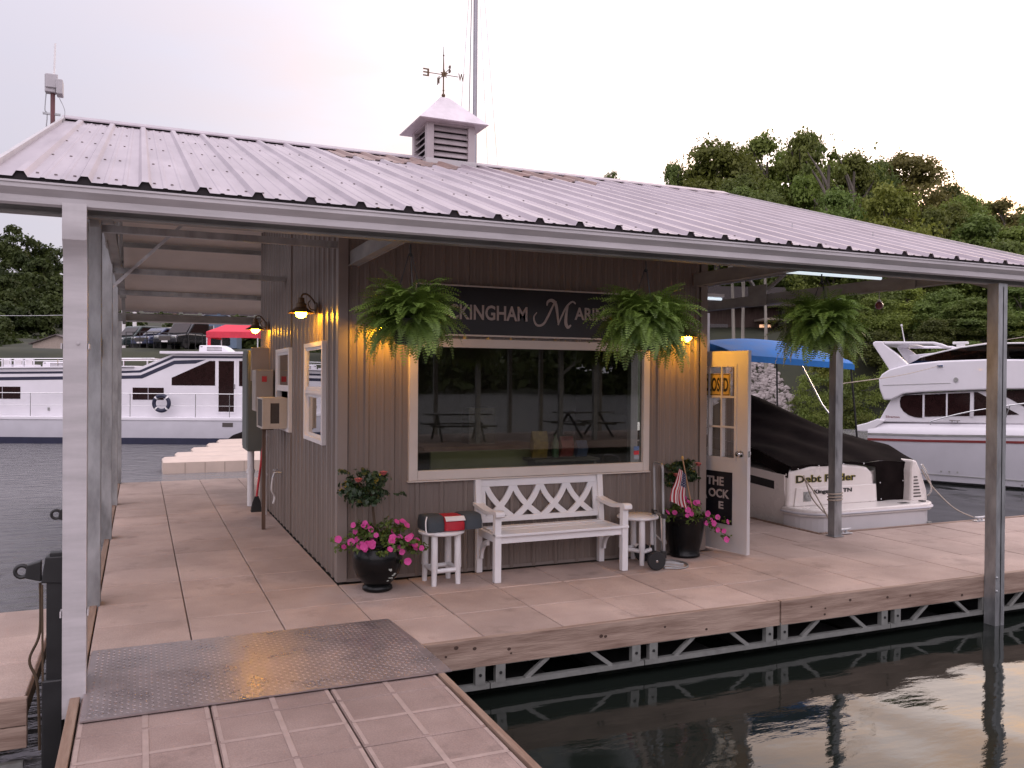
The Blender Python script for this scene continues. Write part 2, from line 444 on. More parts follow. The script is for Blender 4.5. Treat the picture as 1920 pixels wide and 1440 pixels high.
MAT['beige'] = mat('beige_plastic', (.56,.45,.38), rough=.55, var=.06, scale=3)
MAT['cabinet'] = mat('grey_green_cabinet', (.11,.12,.108), rough=.55, var=.08, scale=5)
MAT['beigebox'] = mat('beige_cabinet', (.34,.29,.25), rough=.55, var=.06)
MAT['acw'] = mat('ac_case', (.50,.44,.38), rough=.5, var=.06)
MAT['grille'] = mat('grille', (.07,.06,.055), rough=.7, var=.2, scale=60)
MAT['postwood'] = woodmat('support_stick', (.09,.055,.04), (.15,.10,.075), 2)
MAT['redlab'] = mat('red_label', (.5,.03,.04), rough=.5)
MAT['bulb'] = emit('lit_bulb', (1.0, .45, .015), 125)
MAT['tubelit'] = emit('lit_tube', (.80, .92, 1.0), .6)
MAT['doorwhite'] = mat('door_paint', (.52,.50,.50), rough=.45, var=.05, scale=3)
# ================================================================== WATER AND LAND
WZ = -0.41
def water_material():
    m = bpy.data.materials.new('lake_water'); m.use_nodes = True; t = m.node_tree; N = t.nodes; L = t.links
    p = N["Principled BSDF"]; p.inputs["Base Color"].default_value = (.010,.013,.011,1)
    p.inputs["Roughness"].default_value = .015; p.inputs["IOR"].default_value = 1.333
    tcn = N.new("ShaderNodeTexCoord")
    def noise(scale, stretch, rot, detail):
        mpn = N.new("ShaderNodeMapping"); mpn.inputs["Scale"].default_value = stretch; mpn.inputs["Rotation"].default_value = (0,0,rot)
        L.new(tcn.outputs["Object"], mpn.inputs["Vector"])
        n = N.new("ShaderNodeTexNoise"); n.inputs["Scale"].default_value = scale; n.inputs["Detail"].default_value = detail
        n.inputs["Roughness"].default_value = .5
        L.new(mpn.outputs[0], n.inputs["Vector"]); return n
    swell = noise(.8, (1,.62,1), .5, 1.2)
    rip = noise(2.6, (.7,1.9,1), -.41, 6)
    # wind ripples belong to the open lake (behind and left of the marina), the slip is calm
    sep = N.new("ShaderNodeSeparateXYZ"); L.new(tcn.outputs["Object"], sep.inputs[0])
    a = N.new("ShaderNodeMapRange"); a.inputs["From Min"].default_value = -1.0; a.inputs["From Max"].default_value = -4.0
    L.new(sep.outputs["X"], a.inputs["Value"])
    b = N.new("ShaderNodeMapRange"); b.inputs["From Min"].default_value = 5; b.inputs["From Max"].default_value = 10
    L.new(sep.outputs["Y"], b.inputs["Value"])
    c0 = N.new("ShaderNodeMath"); c0.operation = 'MAXIMUM'; L.new(a.outputs[0], c0.inputs[0]); L.new(b.outputs[0], c0.inputs[1])
    b_ = N.new("ShaderNodeMapRange"); b_.inputs["From Min"].default_value = -9; b_.inputs["From Max"].default_value = -14
    L.new(sep.outputs["Y"], b_.inputs["Value"])
    c_ = N.new("ShaderNodeMath"); c_.operation = 'MAXIMUM'; L.new(c0.outputs[0], c_.inputs[0]); L.new(b_.outputs[0], c_.inputs[1])
    mu = N.new("ShaderNodeMath"); mu.operation = 'MULTIPLY_ADD'; mu.inputs[1].default_value = .9; mu.inputs[2].default_value = .015
    L.new(c_.outputs[0], mu.inputs[0])
    mc = N.new("ShaderNodeMixRGB"); mc.inputs["Color1"].default_value = (.009,.012,.010,1); mc.inputs["Color2"].default_value = (.21,.205,.21,1)  # open lake paled in its base colour, standing in for reflected sky
    L.new(c_.outputs[0], mc.inputs["Fac"]); L.new(mc.outputs[0], p.inputs["Base Color"])
    b1 = N.new("ShaderNodeBump"); b1.inputs["Strength"].default_value = .5; b1.inputs["Distance"].default_value = .15
    L.new(swell.outputs["Fac"], b1.inputs["Height"])
    b2 = N.new("ShaderNodeBump"); b2.inputs["Distance"].default_value = .42
    L.new(mu.outputs[0], b2.inputs["Strength"]); L.new(rip.outputs["Fac"], b2.inputs["Height"])
    rg_ = N.new("ShaderNodeMath"); rg_.operation = 'MULTIPLY_ADD'; rg_.inputs[1].default_value = .06; rg_.inputs[2].default_value = .015
    L.new(c_.outputs[0], rg_.inputs[0]); L.new(rg_.outputs[0], p.inputs["Roughness"])
    L.new(b1.outputs[0], b2.inputs["Normal"]); L.new(b2.outputs[0], p.inputs["Normal"])
    return m
mb = MB(); mb.add([(-400,-400,WZ),(400,-400,WZ),(400,500,WZ),(-400,500,WZ)], [(0,1,2,3)])
tag(build('water', mb, water_material(), smooth=False), kind='structure')

def smooth(a, b, x):
    t = max(0, min(1, (x-a)/(b-a))); return t*t*(3-2*t)
def terrain(s, d):
    """height of the shore over (across, away) metres from the camera"""
    px = 960 + s/d*FPX if d > 1 else 960
    left = 1 - smooth(560, 900, px)
    shoreL, shoreR = 46, 37 + 6*smooth(1500, 1700, px)*0 + 3*math.sin(s*.2)
    zl = -1.5 + 5.0*smooth(shoreL, shoreL+9, d) + .12*max(0, d-84)
    zr = -1.5 + 5.2*smooth(shoreR-1, shoreR+9, d) + .24*max(0, d-46)
    zl = min(zl, 60); zr = min(zr, 26)
    return left*zl + (1-left)*zr + .25*math.sin(s*.7)*math.sin(d*.5)*(1 if d > 60 else .3)
mb = MB()
def tf(u, v):
    d = 30 + 200*v**1.6; s = (u-.5)*2*(d*.95)
    w = CAM[:2] + FW2*d + RT2*s
    return (w[0], w[1], terrain(s, d))
mb.surf(tf, 110, 80)
MAT['earth'] = mat('earth', (.016,.022,.009), rough=.95, var=.4, scale=.4, col2=(.04,.042,.02), bump=.5, bscale=3)
tag(build('ground', mb, MAT['earth'], ang=180), kind='structure')

# ================================================================== LEAVES
class Leaves:
    """many bent leaf quads, collected with numpy"""
    def __init__(self, seed): self.r = np.random.default_rng(seed); self.V = []; self.n = 0
    def put(self, P, Nn, size, aspect=.62, droop=.3):
        n = len(P)
        if n == 0: return
        r = self.r
        Nn = Nn + r.normal(0, .55, (n,3)); Nn /= np.linalg.norm(Nn, axis=1)[:,None]
        A = r.normal(0, 1, (n,3)); A[:,2] -= droop
        T = A - Nn*np.sum(A*Nn, axis=1)[:,None]; T /= np.linalg.norm(T, axis=1)[:,None]+1e-9
        B = np.cross(Nn, T)
        sz = size*(.6+.8*r.random(n))[:,None]
        fold = Nn*sz*.18
        p0 = P - T*sz*.5; p1 = P + B*sz*aspect*.5 + fold; p2 = P + T*sz*.5; p3 = P - B*sz*aspect*.5 + fold
        self.V.append(np.stack([p0,p1,p2,p3], 1)); self.n += n
    def clump(self, c, rad, n, size, squash=.8, hollow=.45):
        r = self.r
        D = r.normal(0, 1, (n,3)); D /= np.linalg.norm(D, axis=1)[:,None]
        D[:,2] = np.where(D[:,2] < -.35, -D[:,2]*.6, D[:,2])
        q = (hollow + (1-hollow)*r.random(n)**.6)
        q *= 1 + .28*np.sin(D[:,0]*5+c[0]*3)*np.sin(D[:,1]*5+c[1]*2)
        P = np.array(c) + D*q[:,None]*rad*np.array([1,1,squash])
        self.put(P, D*.8+np.array([0,0,.35]), size)
    def mb(self):
        V = np.concatenate(self.V).reshape(-1, 3) if self.V else np.zeros((0,3))
        m = MB(); m.v = V.tolist(); k = len(V)//4
        m.f = [(4*i, 4*i+1, 4*i+2, 4*i+3) for i in range(k)]; m.m = [0]*k
        return m

MAT['leafA'] = leafmat('leaf_mid', (.115,.165,.034), (.24,.295,.062), scale=.35, trans=.42)
MAT['leafB'] = leafmat('leaf_light', (.145,.185,.032), (.29,.32,.065), scale=.4)
MAT['leafC'] = leafmat('leaf_dark', (.080,.118,.030), (.175,.22,.052), scale=.4)
MAT['leafD'] = leafmat('leaf_bronze', (.090,.080,.028), (.18,.15,.045), scale=.4)
MAT['bark'] = mat('bark', (.10,.085,.07), rough=.9, var=.3, scale=6, stretch=(3,3,.5), bump=.5, bscale=14)
MAT['barkpale'] = mat('pale_bark', (.22,.20,.17), rough=.9, var=.3, scale=5, stretch=(3,3,.6), bump=.5, bscale=14)

def crown_mesh(seed, n=11000, kind='round'):
    """a unit crown: radius about 1 across, z from 0 to 2"""
    L = Leaves(seed); r = np.random.default_rng(seed+100)
    k = 40 if kind != 'sparse' else 16
    for i in range(k):
        a = r.random()*2*PI; h = r.random()
        prof = {'round': math.sin(PI*(.12+.83*h))**.7, 'tall': (1-.75*h**1.6)*.8, 'sparse': .35+.55*math.sin(PI*h), 'bush': (1-h*h)**.5}[kind]
        q = prof*(.15+.85*r.random()**.55)*.74
        rad = (.30+.20*r.random())*(1 if kind != 'sparse' else .6)*(1-.25*h)
        L.clump((math.cos(a)*q, math.sin(a)*q, .15+h*1.7), rad, n//k, .074 if kind != 'sparse' else .07, squash=.75, hollow=.35)
    # stray sprays that break the outline
    m = n//14
    D = r.normal(0,1,(m,3)); D /= np.linalg.norm(D,axis=1)[:,None]
    P = D*np.array([.95,.95,.95])*(.85+.25*r.random(m))[:,None]*np.array([1,1,.95]); P[:,2] += .98
    keep = np.sin(D[:,0]*9+seed)*np.sin(D[:,1]*8)*np.cos(D[:,2]*7) > .18
    L.put(P[keep]*np.array([.92,.92,1]), D[keep], .075)
    q = L.mb(); A = np.array(q.v)
    A[:,2] -= np.percentile(A[:,2], .3); A[:,2] *= 2.0/np.percentile(A[:,2], 99.6)
    A[:,:2] /= np.percentile(np.hypot(A[:,0], A[:,1]), 97.5); q.v = A.tolist()
    me = bpy.data.meshes.new('crown'); me.from_pydata(q.v, [], q.f)
    me.polygons.foreach_set('use_smooth', [True]*len(me.polygons)); me.update()
    return me
CROWNS = {'round': [crown_mesh(1), crown_mesh(2), crown_mesh(3)], 'tall': [crown_mesh(4, kind='tall'), crown_mesh(5, kind='tall')],
          'sparse': [crown_mesh(6, 2300, 'sparse')], 'bush': [crown_mesh(7, 3600, 'bush'), crown_mesh(8, 3600, 'bush')]}
_crown_cache = {}
def crown_data(kind, i, m):
    key = (kind, i % len(CROWNS[kind]), m)
    if key not in _crown_cache:
        me = CROWNS[kind][key[1]].copy(); me.materials.append(MAT[m]); _crown_cache[key] = me
    return _crown_cache[key]
def trunk_mesh(seed, lean=.05):
    r = random.Random(seed); mb = MB()
    pts = [(0,0,-.1),(lean*.3,0,.3),(lean*.6,.02,.62),(lean,.0,1.0)]
    mb.tube(pts, [.055,.042,.032,.018], 8)
    for i in range(6):
        a = r.random()*6.28; z = .45+.08*i
        mb.tube([(lean*z,0,z),(lean*z+.12*math.cos(a),.12*math.sin(a),z+.12),(lean*z+.30*math.cos(a),.30*math.sin(a),z+.26)], [.02,.014,.005], 6)
    me = bpy.data.meshes.new('trunk'); me.from_pydata(mb.v, [], mb.f); me.update()
    me.polygons.foreach_set('use_smooth', [True]*len(me.polygons))
    return me
TRUNKS = []
for i, b in ((0,'bark'),(1,'bark'),(2,'barkpale')):
    t_ = trunk_mesh(i, .06+.05*i); t_.materials.append(MAT[b]); TRUNKS.append(t_)
def tree(px, d, toprow, wpx, kind, m, label, name='leafy_tree', zbase=None, crown0=.28, group='trees on the wooded bank', trunk=0, ht=None):
    p = site(px, d); s = (px-960)/FPX*d
    z0 = terrain(s, d)-.1 if zbase is None else zbase
    H = height(toprow, d, px) - z0 if ht is None else ht
    w = wpx*d/FPX/2
    t = thing(name, label, 'tree' if kind != 'bush' else 'bush', (p[0], p[1], z0), rnd.random()*6.28, group)
    o = bpy.data.objects.new('crown', crown_data(kind, rnd.randrange(9), m)); C.objects.link(o); o.parent = t
    o.location = (0,0,H*crown0); o.scale = (w, w, H*(1-crown0)/2.0)
    if kind != 'bush':
        k = bpy.data.objects.new('trunk', TRUNKS[trunk]); C.objects.link(k); k.parent = t
        k.scale = (H*.42, H*.42, H*.85) if trunk != 2 else (H*.21, H*.21, H*.85)
    return t

# --- right-hand bank: the trees that make the skyline, then the fill below and in front of them
tree(1262, 62, 308, 78, 'tall', 'leafC', 'small dark tree at the left end of the wooded skyline above the roof')
tree(1345, 60, 268, 190, 'round', 'leafA', 'broad mid-green tree highest on the left of the skyline above the metal roof')
tree(1432, 64, 258, 150, 'round', 'leafA', 'tall rounded tree just right of the broadest skyline tree')
tree(1500, 62, 250, 120, 'tall', 'leafA', 'tall tree whose pointed top is the peak of the skyline')
tree(1542, 58, 262, 96, 'sparse', 'leafC', 'thin see-through tree with sky showing between its branches')
tree(1590, 60, 276, 120, 'sparse', 'leafA', 'open-crowned tree with gaps of sky beside the dark bronze tree', trunk=1)
tree(1700, 70, 292, 175, 'round', 'leafD', 'dark bronze-green dome-shaped tree on the right of the skyline')
tree(1640, 66, 302, 100, 'round', 'leafC', 'dark tree left of the bronze dome-shaped tree on the skyline')
tree(1660, 50, 355, 150, 'round', 'leafB', 'yellow-green tree in front of the bronze dome-shaped tree')
tree(1735, 52, 395, 110, 'tall', 'leafA', 'mid-green pointed tree below the bronze dome-shaped tree')
tree(1600, 63, 292, 110, 'tall', 'leafA', 'narrow mid-green tree left of the dark dome on the skyline')
tree(1800, 62, 368, 110, 'round', 'leafA', 'rounded tree right of the bronze one, edged by sunset glow')
tree(1880, 66, 376, 105, 'round', 'leafD', 'warm brownish tree at the right edge against the yellow glow')
tree(1945, 60, 396, 120, 'round', 'leafC', 'dark tree cut by the right edge of the picture')
tree(1144, 95, 323, 46, 'round', 'leafC', 'lone distant treetop peeping over the roof ridge right of the cupola')
tree(1560, 52, 360, 130, 'round', 'leafC', 'dark tree in the middle of the bank under the thin see-through tree')
tree(1800, 48, 470, 120, 'round', 'leafA', 'rounded green tree just above the right end of the metal roof')
tree(1880, 46, 455, 150, 'round', 'leafC', 'dark tree above the right end of the gutter')
tree(1460, 56, 400, 160, 'round', 'leafC', 'dark lower tree filling the bank beneath the skyline peak')
fills = [(1565,66,300,110,'round','leafA'),(1620,68,312,120,'round','leafC'),(1480,66,285,130,'round','leafA'),(1390,66,290,140,'round','leafA'),(1840,68,378,120,'round','leafA'),(1770,72,350,110,'round','leafC'),(1915,70,392,110,'round','leafA'),(1300,66,318,110,'round','leafA'),(1520,60,330,150,'round','leafA'),(1600,64,335,150,'round','leafC'),(1400,63,330,170,'round','leafA'),(1300,64,345,140,'round','leafC'),(1820,58,410,160,'round','leafC'),(1770,60,385,120,'round','leafA'),(1900,56,430,150,'round','leafA'),(1950,58,415,150,'round','leafC'),(1560,50,450,140,'round','leafA'),(1620,47,500,140,'round','leafC'),(1850,47,520,150,'round','leafA'),(1740,49,470,140,'round','leafC'),(1790,42,600,110,'round','leafC'),(1660,41,620,100,'round','leafC'),(1950,41,600,130,'round','leafA'),(1700,46,540,130,'round','leafB'),(1640,43,560,110,'round','leafA'),(1760,44,545,120,'round','leafC'),(1830,42,560,130,'round','leafC'),
         (1910,43,540,140,'round','leafC'),(1590,44,570,90,'tall','leafC'),(1960,45,500,160,'round','leafC'),(1480,54,480,110,'tall','leafC'),
         (1420,60,430,130,'round','leafC'),(1350,62,440,150,'round','leafA'),(1745,40.5,600,90,'tall','leafC'),(1560,41,600,90,'round','leafB'),
         (1860,50,480,130,'tall','leafC'),(1680,54,470,150,'round','leafA')]
for px, d, row, w, k, m in fills:
    tree(px, d, row, w, k, m, 'leafy tree low on the wooded bank behind the boats, seen under the roof', crown0=.18, group='trees low on the wooded bank')
for px, d, row, w in ((1520,39.5,700,80),(1575,39,690,95),(1625,38.8,705,80),(1670,39.5,680,80),(1500,41,745,60),(1545,38.5,740,70),(1600,38.2,748,70),(1830,39,640,110),(1900,39,640,120),(1750,39,655,110)):
    tree(px, d, row, w, 'bush', 'leafC' if w > 85 else 'leafA', 'dark bush at the water edge behind the boats', name='shoreline_bush', crown0=0, group='bushes along the far shore')
for px, d, row, tr in ((1376,47,560,2),(1392,45,540,2),(1436,44,520,2)):
    tree(px, d, 470, 120, 'round', 'leafC', {1376:'slim pale-trunked tree left of the leaning pale trunk by the brown house',1392:'leaning pale trunk in front of the brown house',1436:'pale-trunked tree nearest the lit porch of the brown house'}[px], crown0=.62, trunk=tr, group='pale trunks by the brown house', ht=9.3)

# --- left: far wooded hill that reads as one mass, and the wood beyond the car park
def woodland(name, label, spots, m, size, n):
    L = Leaves(len(spots)); r = np.random.default_rng(len(spots))
    for (px, d, row, w) in spots:
        p = site(px, d); s = (px-960)/FPX*d; z1 = height(row, d, px); hw = w*d/FPX/2
        for k in range(9):
            a = r.random()*6.28; q = hw*(r.random()**.5)*.75; h = r.random()
            L.clump((p[0]+math.cos(a)*q, p[1]+math.sin(a)*q, z1-hw*.45-h*hw*1.7), hw*(.34+.22*r.random()), n//9, size*(.8+.4*r.random()), squash=.85, hollow=.4)
    return tag(build(name, L.mb(), m, ang=180), label, 'woodland', kind='stuff')
MAT['hillA'] = mat('hill_leaf', (.026,.040,.012), rough=.6, col2=(.078,.10,.025), var=0, scale=.09, detail=6, trans=.25, rvar=0, spec=.2)
spots = []
for j in range(9):
    row0 = 425 + j*30
    for px in range(-190, 240, 36):
        top = 415 + max(0, px)*.42 + (28 if px > 110 else 0) - max(0, -px)*.25
        row = top + j*33 + rnd.uniform(-9, 9)
        if row > 690: continue
        spots.append((px + rnd.uniform(-14,14), 150-9*j+rnd.uniform(-3,3), row, 74+rnd.uniform(-14,14)))
woodland('wooded_hill', 'wooded hillside rising behind the houseboat at the left edge of the photo', spots, MAT['hillA'], .62, 1700)
spots = [(px+rnd.uniform(-10,10), 92+rnd.uniform(-8,10), 590+rnd.uniform(-22,14), 66) for px in range(180, 760, 26)]
spots += [(px+rnd.uniform(-10,10), 84, 630+rnd.uniform(-10,10), 44) for px in range(190, 420, 24)]
woodland('distant_woodland', 'green wood beyond the parked cars, seen under the eaves', spots, MAT['hillA'], .5, 700)
# the opposite shore behind the photographer, seen only as reflections in glass and water
spots = []
for i in range(46):
    a = -1.5 + i*.068
    spots.append((a, 0, 0, 0))
mb = MB()
def of_(u, v):
    a = YAW+PI+(u-.5)*3.6; d = 100+90*v; z = -1.0+8*v**.8*(.8+.2*math.sin(u*19)+.12*math.sin(u*47))
    return (CAM[0]+math.sin(a)*d, CAM[1]+math.cos(a)*d, z)
tag(build('opposite_hillside', mb.surf(of_, 80, 14, flip=True), MAT['earth'], ang=180), kind='structure')
L = Leaves(99)
for a, _, _, _ in spots:
    for k in range(18):
        d = rnd.uniform(95, 150); b = YAW+PI+a*1.2 + rnd.uniform(-.04,.04)
        L.clump((CAM[0]+math.sin(b)*d, CAM[1]+math.cos(b)*d, rnd.uniform(-1, 8)), rnd.uniform(3,5), 150, 1.3)
tag(build('opposite_shore_woodland', L.mb(), MAT['hillA'], ang=180), 'dark wooded shore across the lake, seen reflected in the shop window', 'woodland', kind='stuff')

# --- riprap slope
def rock(mb, c, r, rr):
    s0 = len(mb.v)
    mb.ball((0,0,0), r, 7, 5, sc=(1, rr.uniform(.6,.9), rr.uniform(.5,.8)))
    k = [rr.uniform(.75,1.2) for _ in range(len(mb.v)-s0)]
    for i in range(s0, len(mb.v)): mb.v[i] = tuple(x*k[i-s0] for x in mb.v[i])
    mb.rot(rr.random()*6, 'Z', start=s0); mb.rot(rr.random()-.5, 'X', start=s0); mb.shift(*c, start=s0)
mb = MB(); rr = random.Random(3)
for i in range(3200):
    px = rr.uniform(1330, 1510); d = rr.uniform(36, 45.5); s = (px-960)/FPX*d
    if d > 47 - (px-1400)*.06: continue
    p = site(px, d); rock(mb, (p[0], p[1], terrain(s, d)+.02), rr.uniform(.07,.2), rr)
MAT['rock'] = mat('riprap_rock', (.20,.17,.16), rough=.9, var=.35, scale=1.5, col2=(.42,.37,.36), bump=.5, bscale=8)
tag(build('riprap', mb, MAT['rock'], ang=30), 'grey broken stone bank below the brown house', 'rocks', kind='stuff')
# ================================================================== DOCKS
def tiles(mb, x0, x1, y0, y1, z=0.0, lines=False, nx=None, ny=None, th=.06):
    nx = nx or max(1, round((x1-x0)/.61)); ny = ny or max(1, round((y1-y0)/.61))
    dx, dy = (x1-x0)/nx, (y1-y0)/ny; g = .004
    for i in range(nx):
        for j in range(ny):
            a, b, c_, d = x0+i*dx+g, x0+(i+1)*dx-g, y0+j*dy+g, y0+(j+1)*dy-g
            h = z + rnd.uniform(-.0025, .0025); e = .005; q = [rnd.uniform(-.0015,.0015) for _ in range(4)]
            v = [(a,c_,z-th),(b,c_,z-th),(b,d,z-th),(a,d,z-th),(a,c_,h-e),(b,c_,h-e),(b,d,h-e),(a,d,h-e),
                 (a+e,c_+e,h+q[0]),(b-e,c_+e,h+q[1]),(b-e,d-e,h+q[2]),(a+e,d-e,h+q[3])]
            mb.add(v, [(3,2,1,0),(0,1,5,4),(1,2,6,5),(2,3,7,6),(3,0,4,7),(4,5,9,8),(5,6,10,9),(6,7,11,10),(7,4,8,11),(8,9,10,11)])
            if lines:
                w = .014; zt = h+.0035; xm, ym = (a+b)/2, (c_+d)/2
                mb.box(xm-w, xm+w, c_+.01, d-.01, h-.004, zt, 1)
                mb.box(a+.01, xm-w-.001, ym-w, ym+w, h-.004, zt, 1); mb.box(xm+w+.001, b-.01, ym-w, ym+w, h-.004, zt, 1)
                for xx in (a+.016, b-.016): mb.box(xx-.010, xx+.010, c_+.012, ym-w-.002, h-.004, zt-.001, 1); mb.box(xx-.010, xx+.010, ym+w+.002, d-.012, h-.004, zt-.001, 1)
    return mb

def board(name, x0, x1, y0, y1, z0, z1, parent, axis='x', knots=0, face=-1, seed=0):
    mb = MB().box(x0, x1, y0, y1, z0, z1); r = random.Random(seed)
    for k in range(knots):
        if axis == 'x':
            x = r.uniform(x0+.15, x1-.15); z = r.uniform(z0+.04, z1-.04); yy = y0 if face < 0 else y1
            a = r.uniform(.007, .013); n = 10
            mb.add([(x+a*1.3*math.cos(2*PI*i/n), yy+face*.0015, z+a*math.sin(2*PI*i/n)) for i in range(n)], [tuple(range(n))], 1)
    return build(name, mb, [MAT['wood' if axis == 'x' else 'woody'], MAT['knot']], parent, smooth=False, bevel=.004)

def truss_panel(x0, x1, y, parent):
    mb = MB(); zb, zt = -.335, -.18
    mb.box(x0, x1, y, y+.045, zb, zb+.035)
    mb.box(x0+.03, x1-.03, y+.005, y+.04, zt-.005, zt+.02)
    for xa in (x0+.035, x1-.105):
        mb.box(xa, xa+.07, y-.004, y+.040, zb+.0352, zt+.015)
        mb.lathe([(.011,0),(.011,.006),(.0,.006)], (0,0,0), 8, 1)
        s = len(mb.v)-24; mb.rot(PI/2, 'X', start=s); mb.shift(xa+.035, y-.004, zb+.10, start=s)
    L_ = x1-x0
    mb.bar((x0+.22*L_, y+.022, zb+.03), (x0+.36*L_, y+.022, zt), .03, .028)
    mb.bar((x1-.22*L_, y+.022, zb+.03), (x1-.36*L_, y+.022, zt), .03, .028)
    return build('truss_frame', mb, [MAT['alu'], MAT['black']], parent, smooth=False)

dock = thing('floating_dock', 'tan tiled floating dock with timber edge boards carrying the marina shop', 'dock')
mb = MB()
tiles(mb, -1.85, 5.47, -1.885, -.055)
tiles(mb, -1.85, -.02, -.055, 8.1, nx=3)
tiles(mb, 3.86, 5.55, -.055, 8.1, nx=3)
tiles(mb, 5.47, 15.2, -1.885, .26, ny=3)
tiles(mb, -.02, 3.86, 5.25, 8.1)
build('tiles', mb, MAT['tile'], dock, smooth=False)
MAT['slab'] = mat('dark_slab', (.05,.045,.04), rough=.9)
mb = MB(); mb.box(-1.83, 5.45, -1.86, 8.08, -.16, -.065); mb.box(5.452, 15.1, -1.86, .24, -.16, -.065)
build_each('deck_frame', mb, MAT['slab'], dock, smooth=False)
for i, (a, b) in enumerate(((.10, 3.075), (3.09, 5.46), (5.465, 10.3), (10.31, 15.2))):
    board('edge_board', a, b, -1.935, -1.888, -.180, .012, dock, 'x', (9, 7, 8, 5)[i], -1, 11+i)
board('edge_board', -1.905, -1.855, -1.88, 8.1, -.18, .008, dock, 'y')
board('edge_board', 5.56, 5.605, .27, 8.1, -.18, .008, dock, 'y')
board('edge_board', 5.61, 15.2, .265, .31, -.18, .008, dock, 'x', 3, 1, 31)
for a in (-.61, .61, 1.83, 3.05, 4.27, 5.49, 6.71, 7.93, 9.15): truss_panel(a+.004, a+1.216, -1.93, dock)
mb = MB()
for x in (-1.5, .1, 1.55, 2.9, 4.1, 5.6, 7.2, 8.9): mb.box(x, x+1.05, -1.72, -.5, -.8, -.365)
for y in (1,3,5): mb.box(-1.7,-.4,y,y+1.2,-.8,-.365); mb.box(4.2,5.4,y,y+1.2,-.8,-.365)
build_each('float_drum', mb, MAT['floatbox'], dock, smooth=False, bevel=.03)

walk = thing('gangway_dock', 'foreground walkway dock of embossed tan pavers with a timber edge', 'dock')
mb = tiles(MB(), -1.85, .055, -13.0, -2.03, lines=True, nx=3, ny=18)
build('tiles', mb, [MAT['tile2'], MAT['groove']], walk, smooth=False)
build_each('deck_frame', MB().box(-1.83, .04, -13, -2.05, -.2, -.065), MAT['slab'], walk, smooth=False)
board('edge_board', .060, .100, -13, -2.0, -.17, .010, walk, 'y')
board('edge_board', -1.905, -1.855, -13, -2.0, -.17, .010, walk, 'y')
mb = MB(); mb.box(.03, .06, -13, -2.1, -.36, -.33)
for k in range(14): mb.bar((.045, -2.2-.8*k, -.33), (.045, -2.5-.8*k, -.17), .025, .025)
build('truss_frame', mb, MAT['alu'], walk, smooth=False)
mb = MB()
for y in (-3.6,-6,-9): mb.box(-1.6, -.2, y-1, y, -.8, -.37)
build_each('float_drum', mb, MAT['floatbox'], walk, smooth=False, bevel=.03)

fin = thing('finger_pier', 'short tiled finger pier with weathered board edge at the far left', 'dock')
build('tiles', tiles(MB(), -6.4, -2.13, -1.90, .06, z=-.005, ny=3), MAT['tile'], fin, smooth=False)
build_each('deck_frame', MB().box(-6.4, -2.15, -1.88, .04, -.2, -.07), MAT['slab'], fin, smooth=False)
board('edge_board', -6.4, -2.12, -1.955, -1.905, -.145, .0, fin, 'x', 8, -1, 5)
board('edge_board', -6.4, -2.12, -1.950, -1.905, -.27, -.150, fin, 'x', 4, -1, 6)
mb = MB(); mb.box(-6.4, -2.14, -1.94, -1.90, -.385, -.35)
for k in range(4): mb.bar((-2.3-k*1.1, -1.92, -.35), (-2.7-k*1.1, -1.92, -.27), .03, .03)
build('truss_frame', mb, MAT['alu'], fin, smooth=False)
mb = MB(); mb.box(-6.2,-4.6,-1.6,-.3,-.8,-.37); mb.box(-4.0,-2.6,-1.6,-.3,-.8,-.37)
build_each('float_drum', mb, MAT['floatbox'], fin, smooth=False, bevel=.03)

# tread-plate ramp bridging the two docks
rp_ = thing('ramp_plate', 'patterned aluminium tread plate bridging the two docks', 'ramp', (-.86, -1.86, .006))
def plate_z(y): return .022 - .010*abs(y)/.6
mb = MB()
xs = (-.975, .975); ys = (-.60, .0, .60)
v = []
for x in xs:
    for y in ys: v += [(x + (0.03 if x > 0 else 0)*(-y/.6), y, plate_z(y)), (x + (0.03 if x > 0 else 0)*(-y/.6), y, plate_z(y)-.008)]
mb.add(v, [(0,6,8,2),(2,8,10,4),(1,3,9,7),(3,5,11,9),(0,2,3,1),(2,4,5,3),(6,7,9,8),(8,9,11,10),(0,1,7,6),(4,10,11,5)])
build('plate', mb, MAT['tread'], rp_, smooth=False)
mb = MB(); p_ = .030; k = 0
ny = int(1.16/p_); nx = int(1.90/p_)
for j in range(ny):
    for i in range(nx):
        x = -.95 + (i+.5)*p_; y = -.58 + (j+.5)*p_
        a = PI/4 if (i+j) % 2 else -PI/4
        l, w, h = .0125, .0036, .0018; ca, sa = math.cos(a), math.sin(a); z = plate_z(y)
        P = [(l,0,0),(0,w,0),(-l,0,0),(0,-w,0),(l*.45,0,h),(0,w*.25,h),(-l*.45,0,h),(0,-w*.25,h)]
        mb.add([(x+px*ca-py*sa, y+px*sa+py*ca, z+pz) for px, py, pz in P], [(4,5,6,7),(0,1,5,4),(1,2,6,5),(2,3,7,6),(3,0,4,7)])
build('tread_pattern', mb, MAT['tread'], rp_, smooth=False)

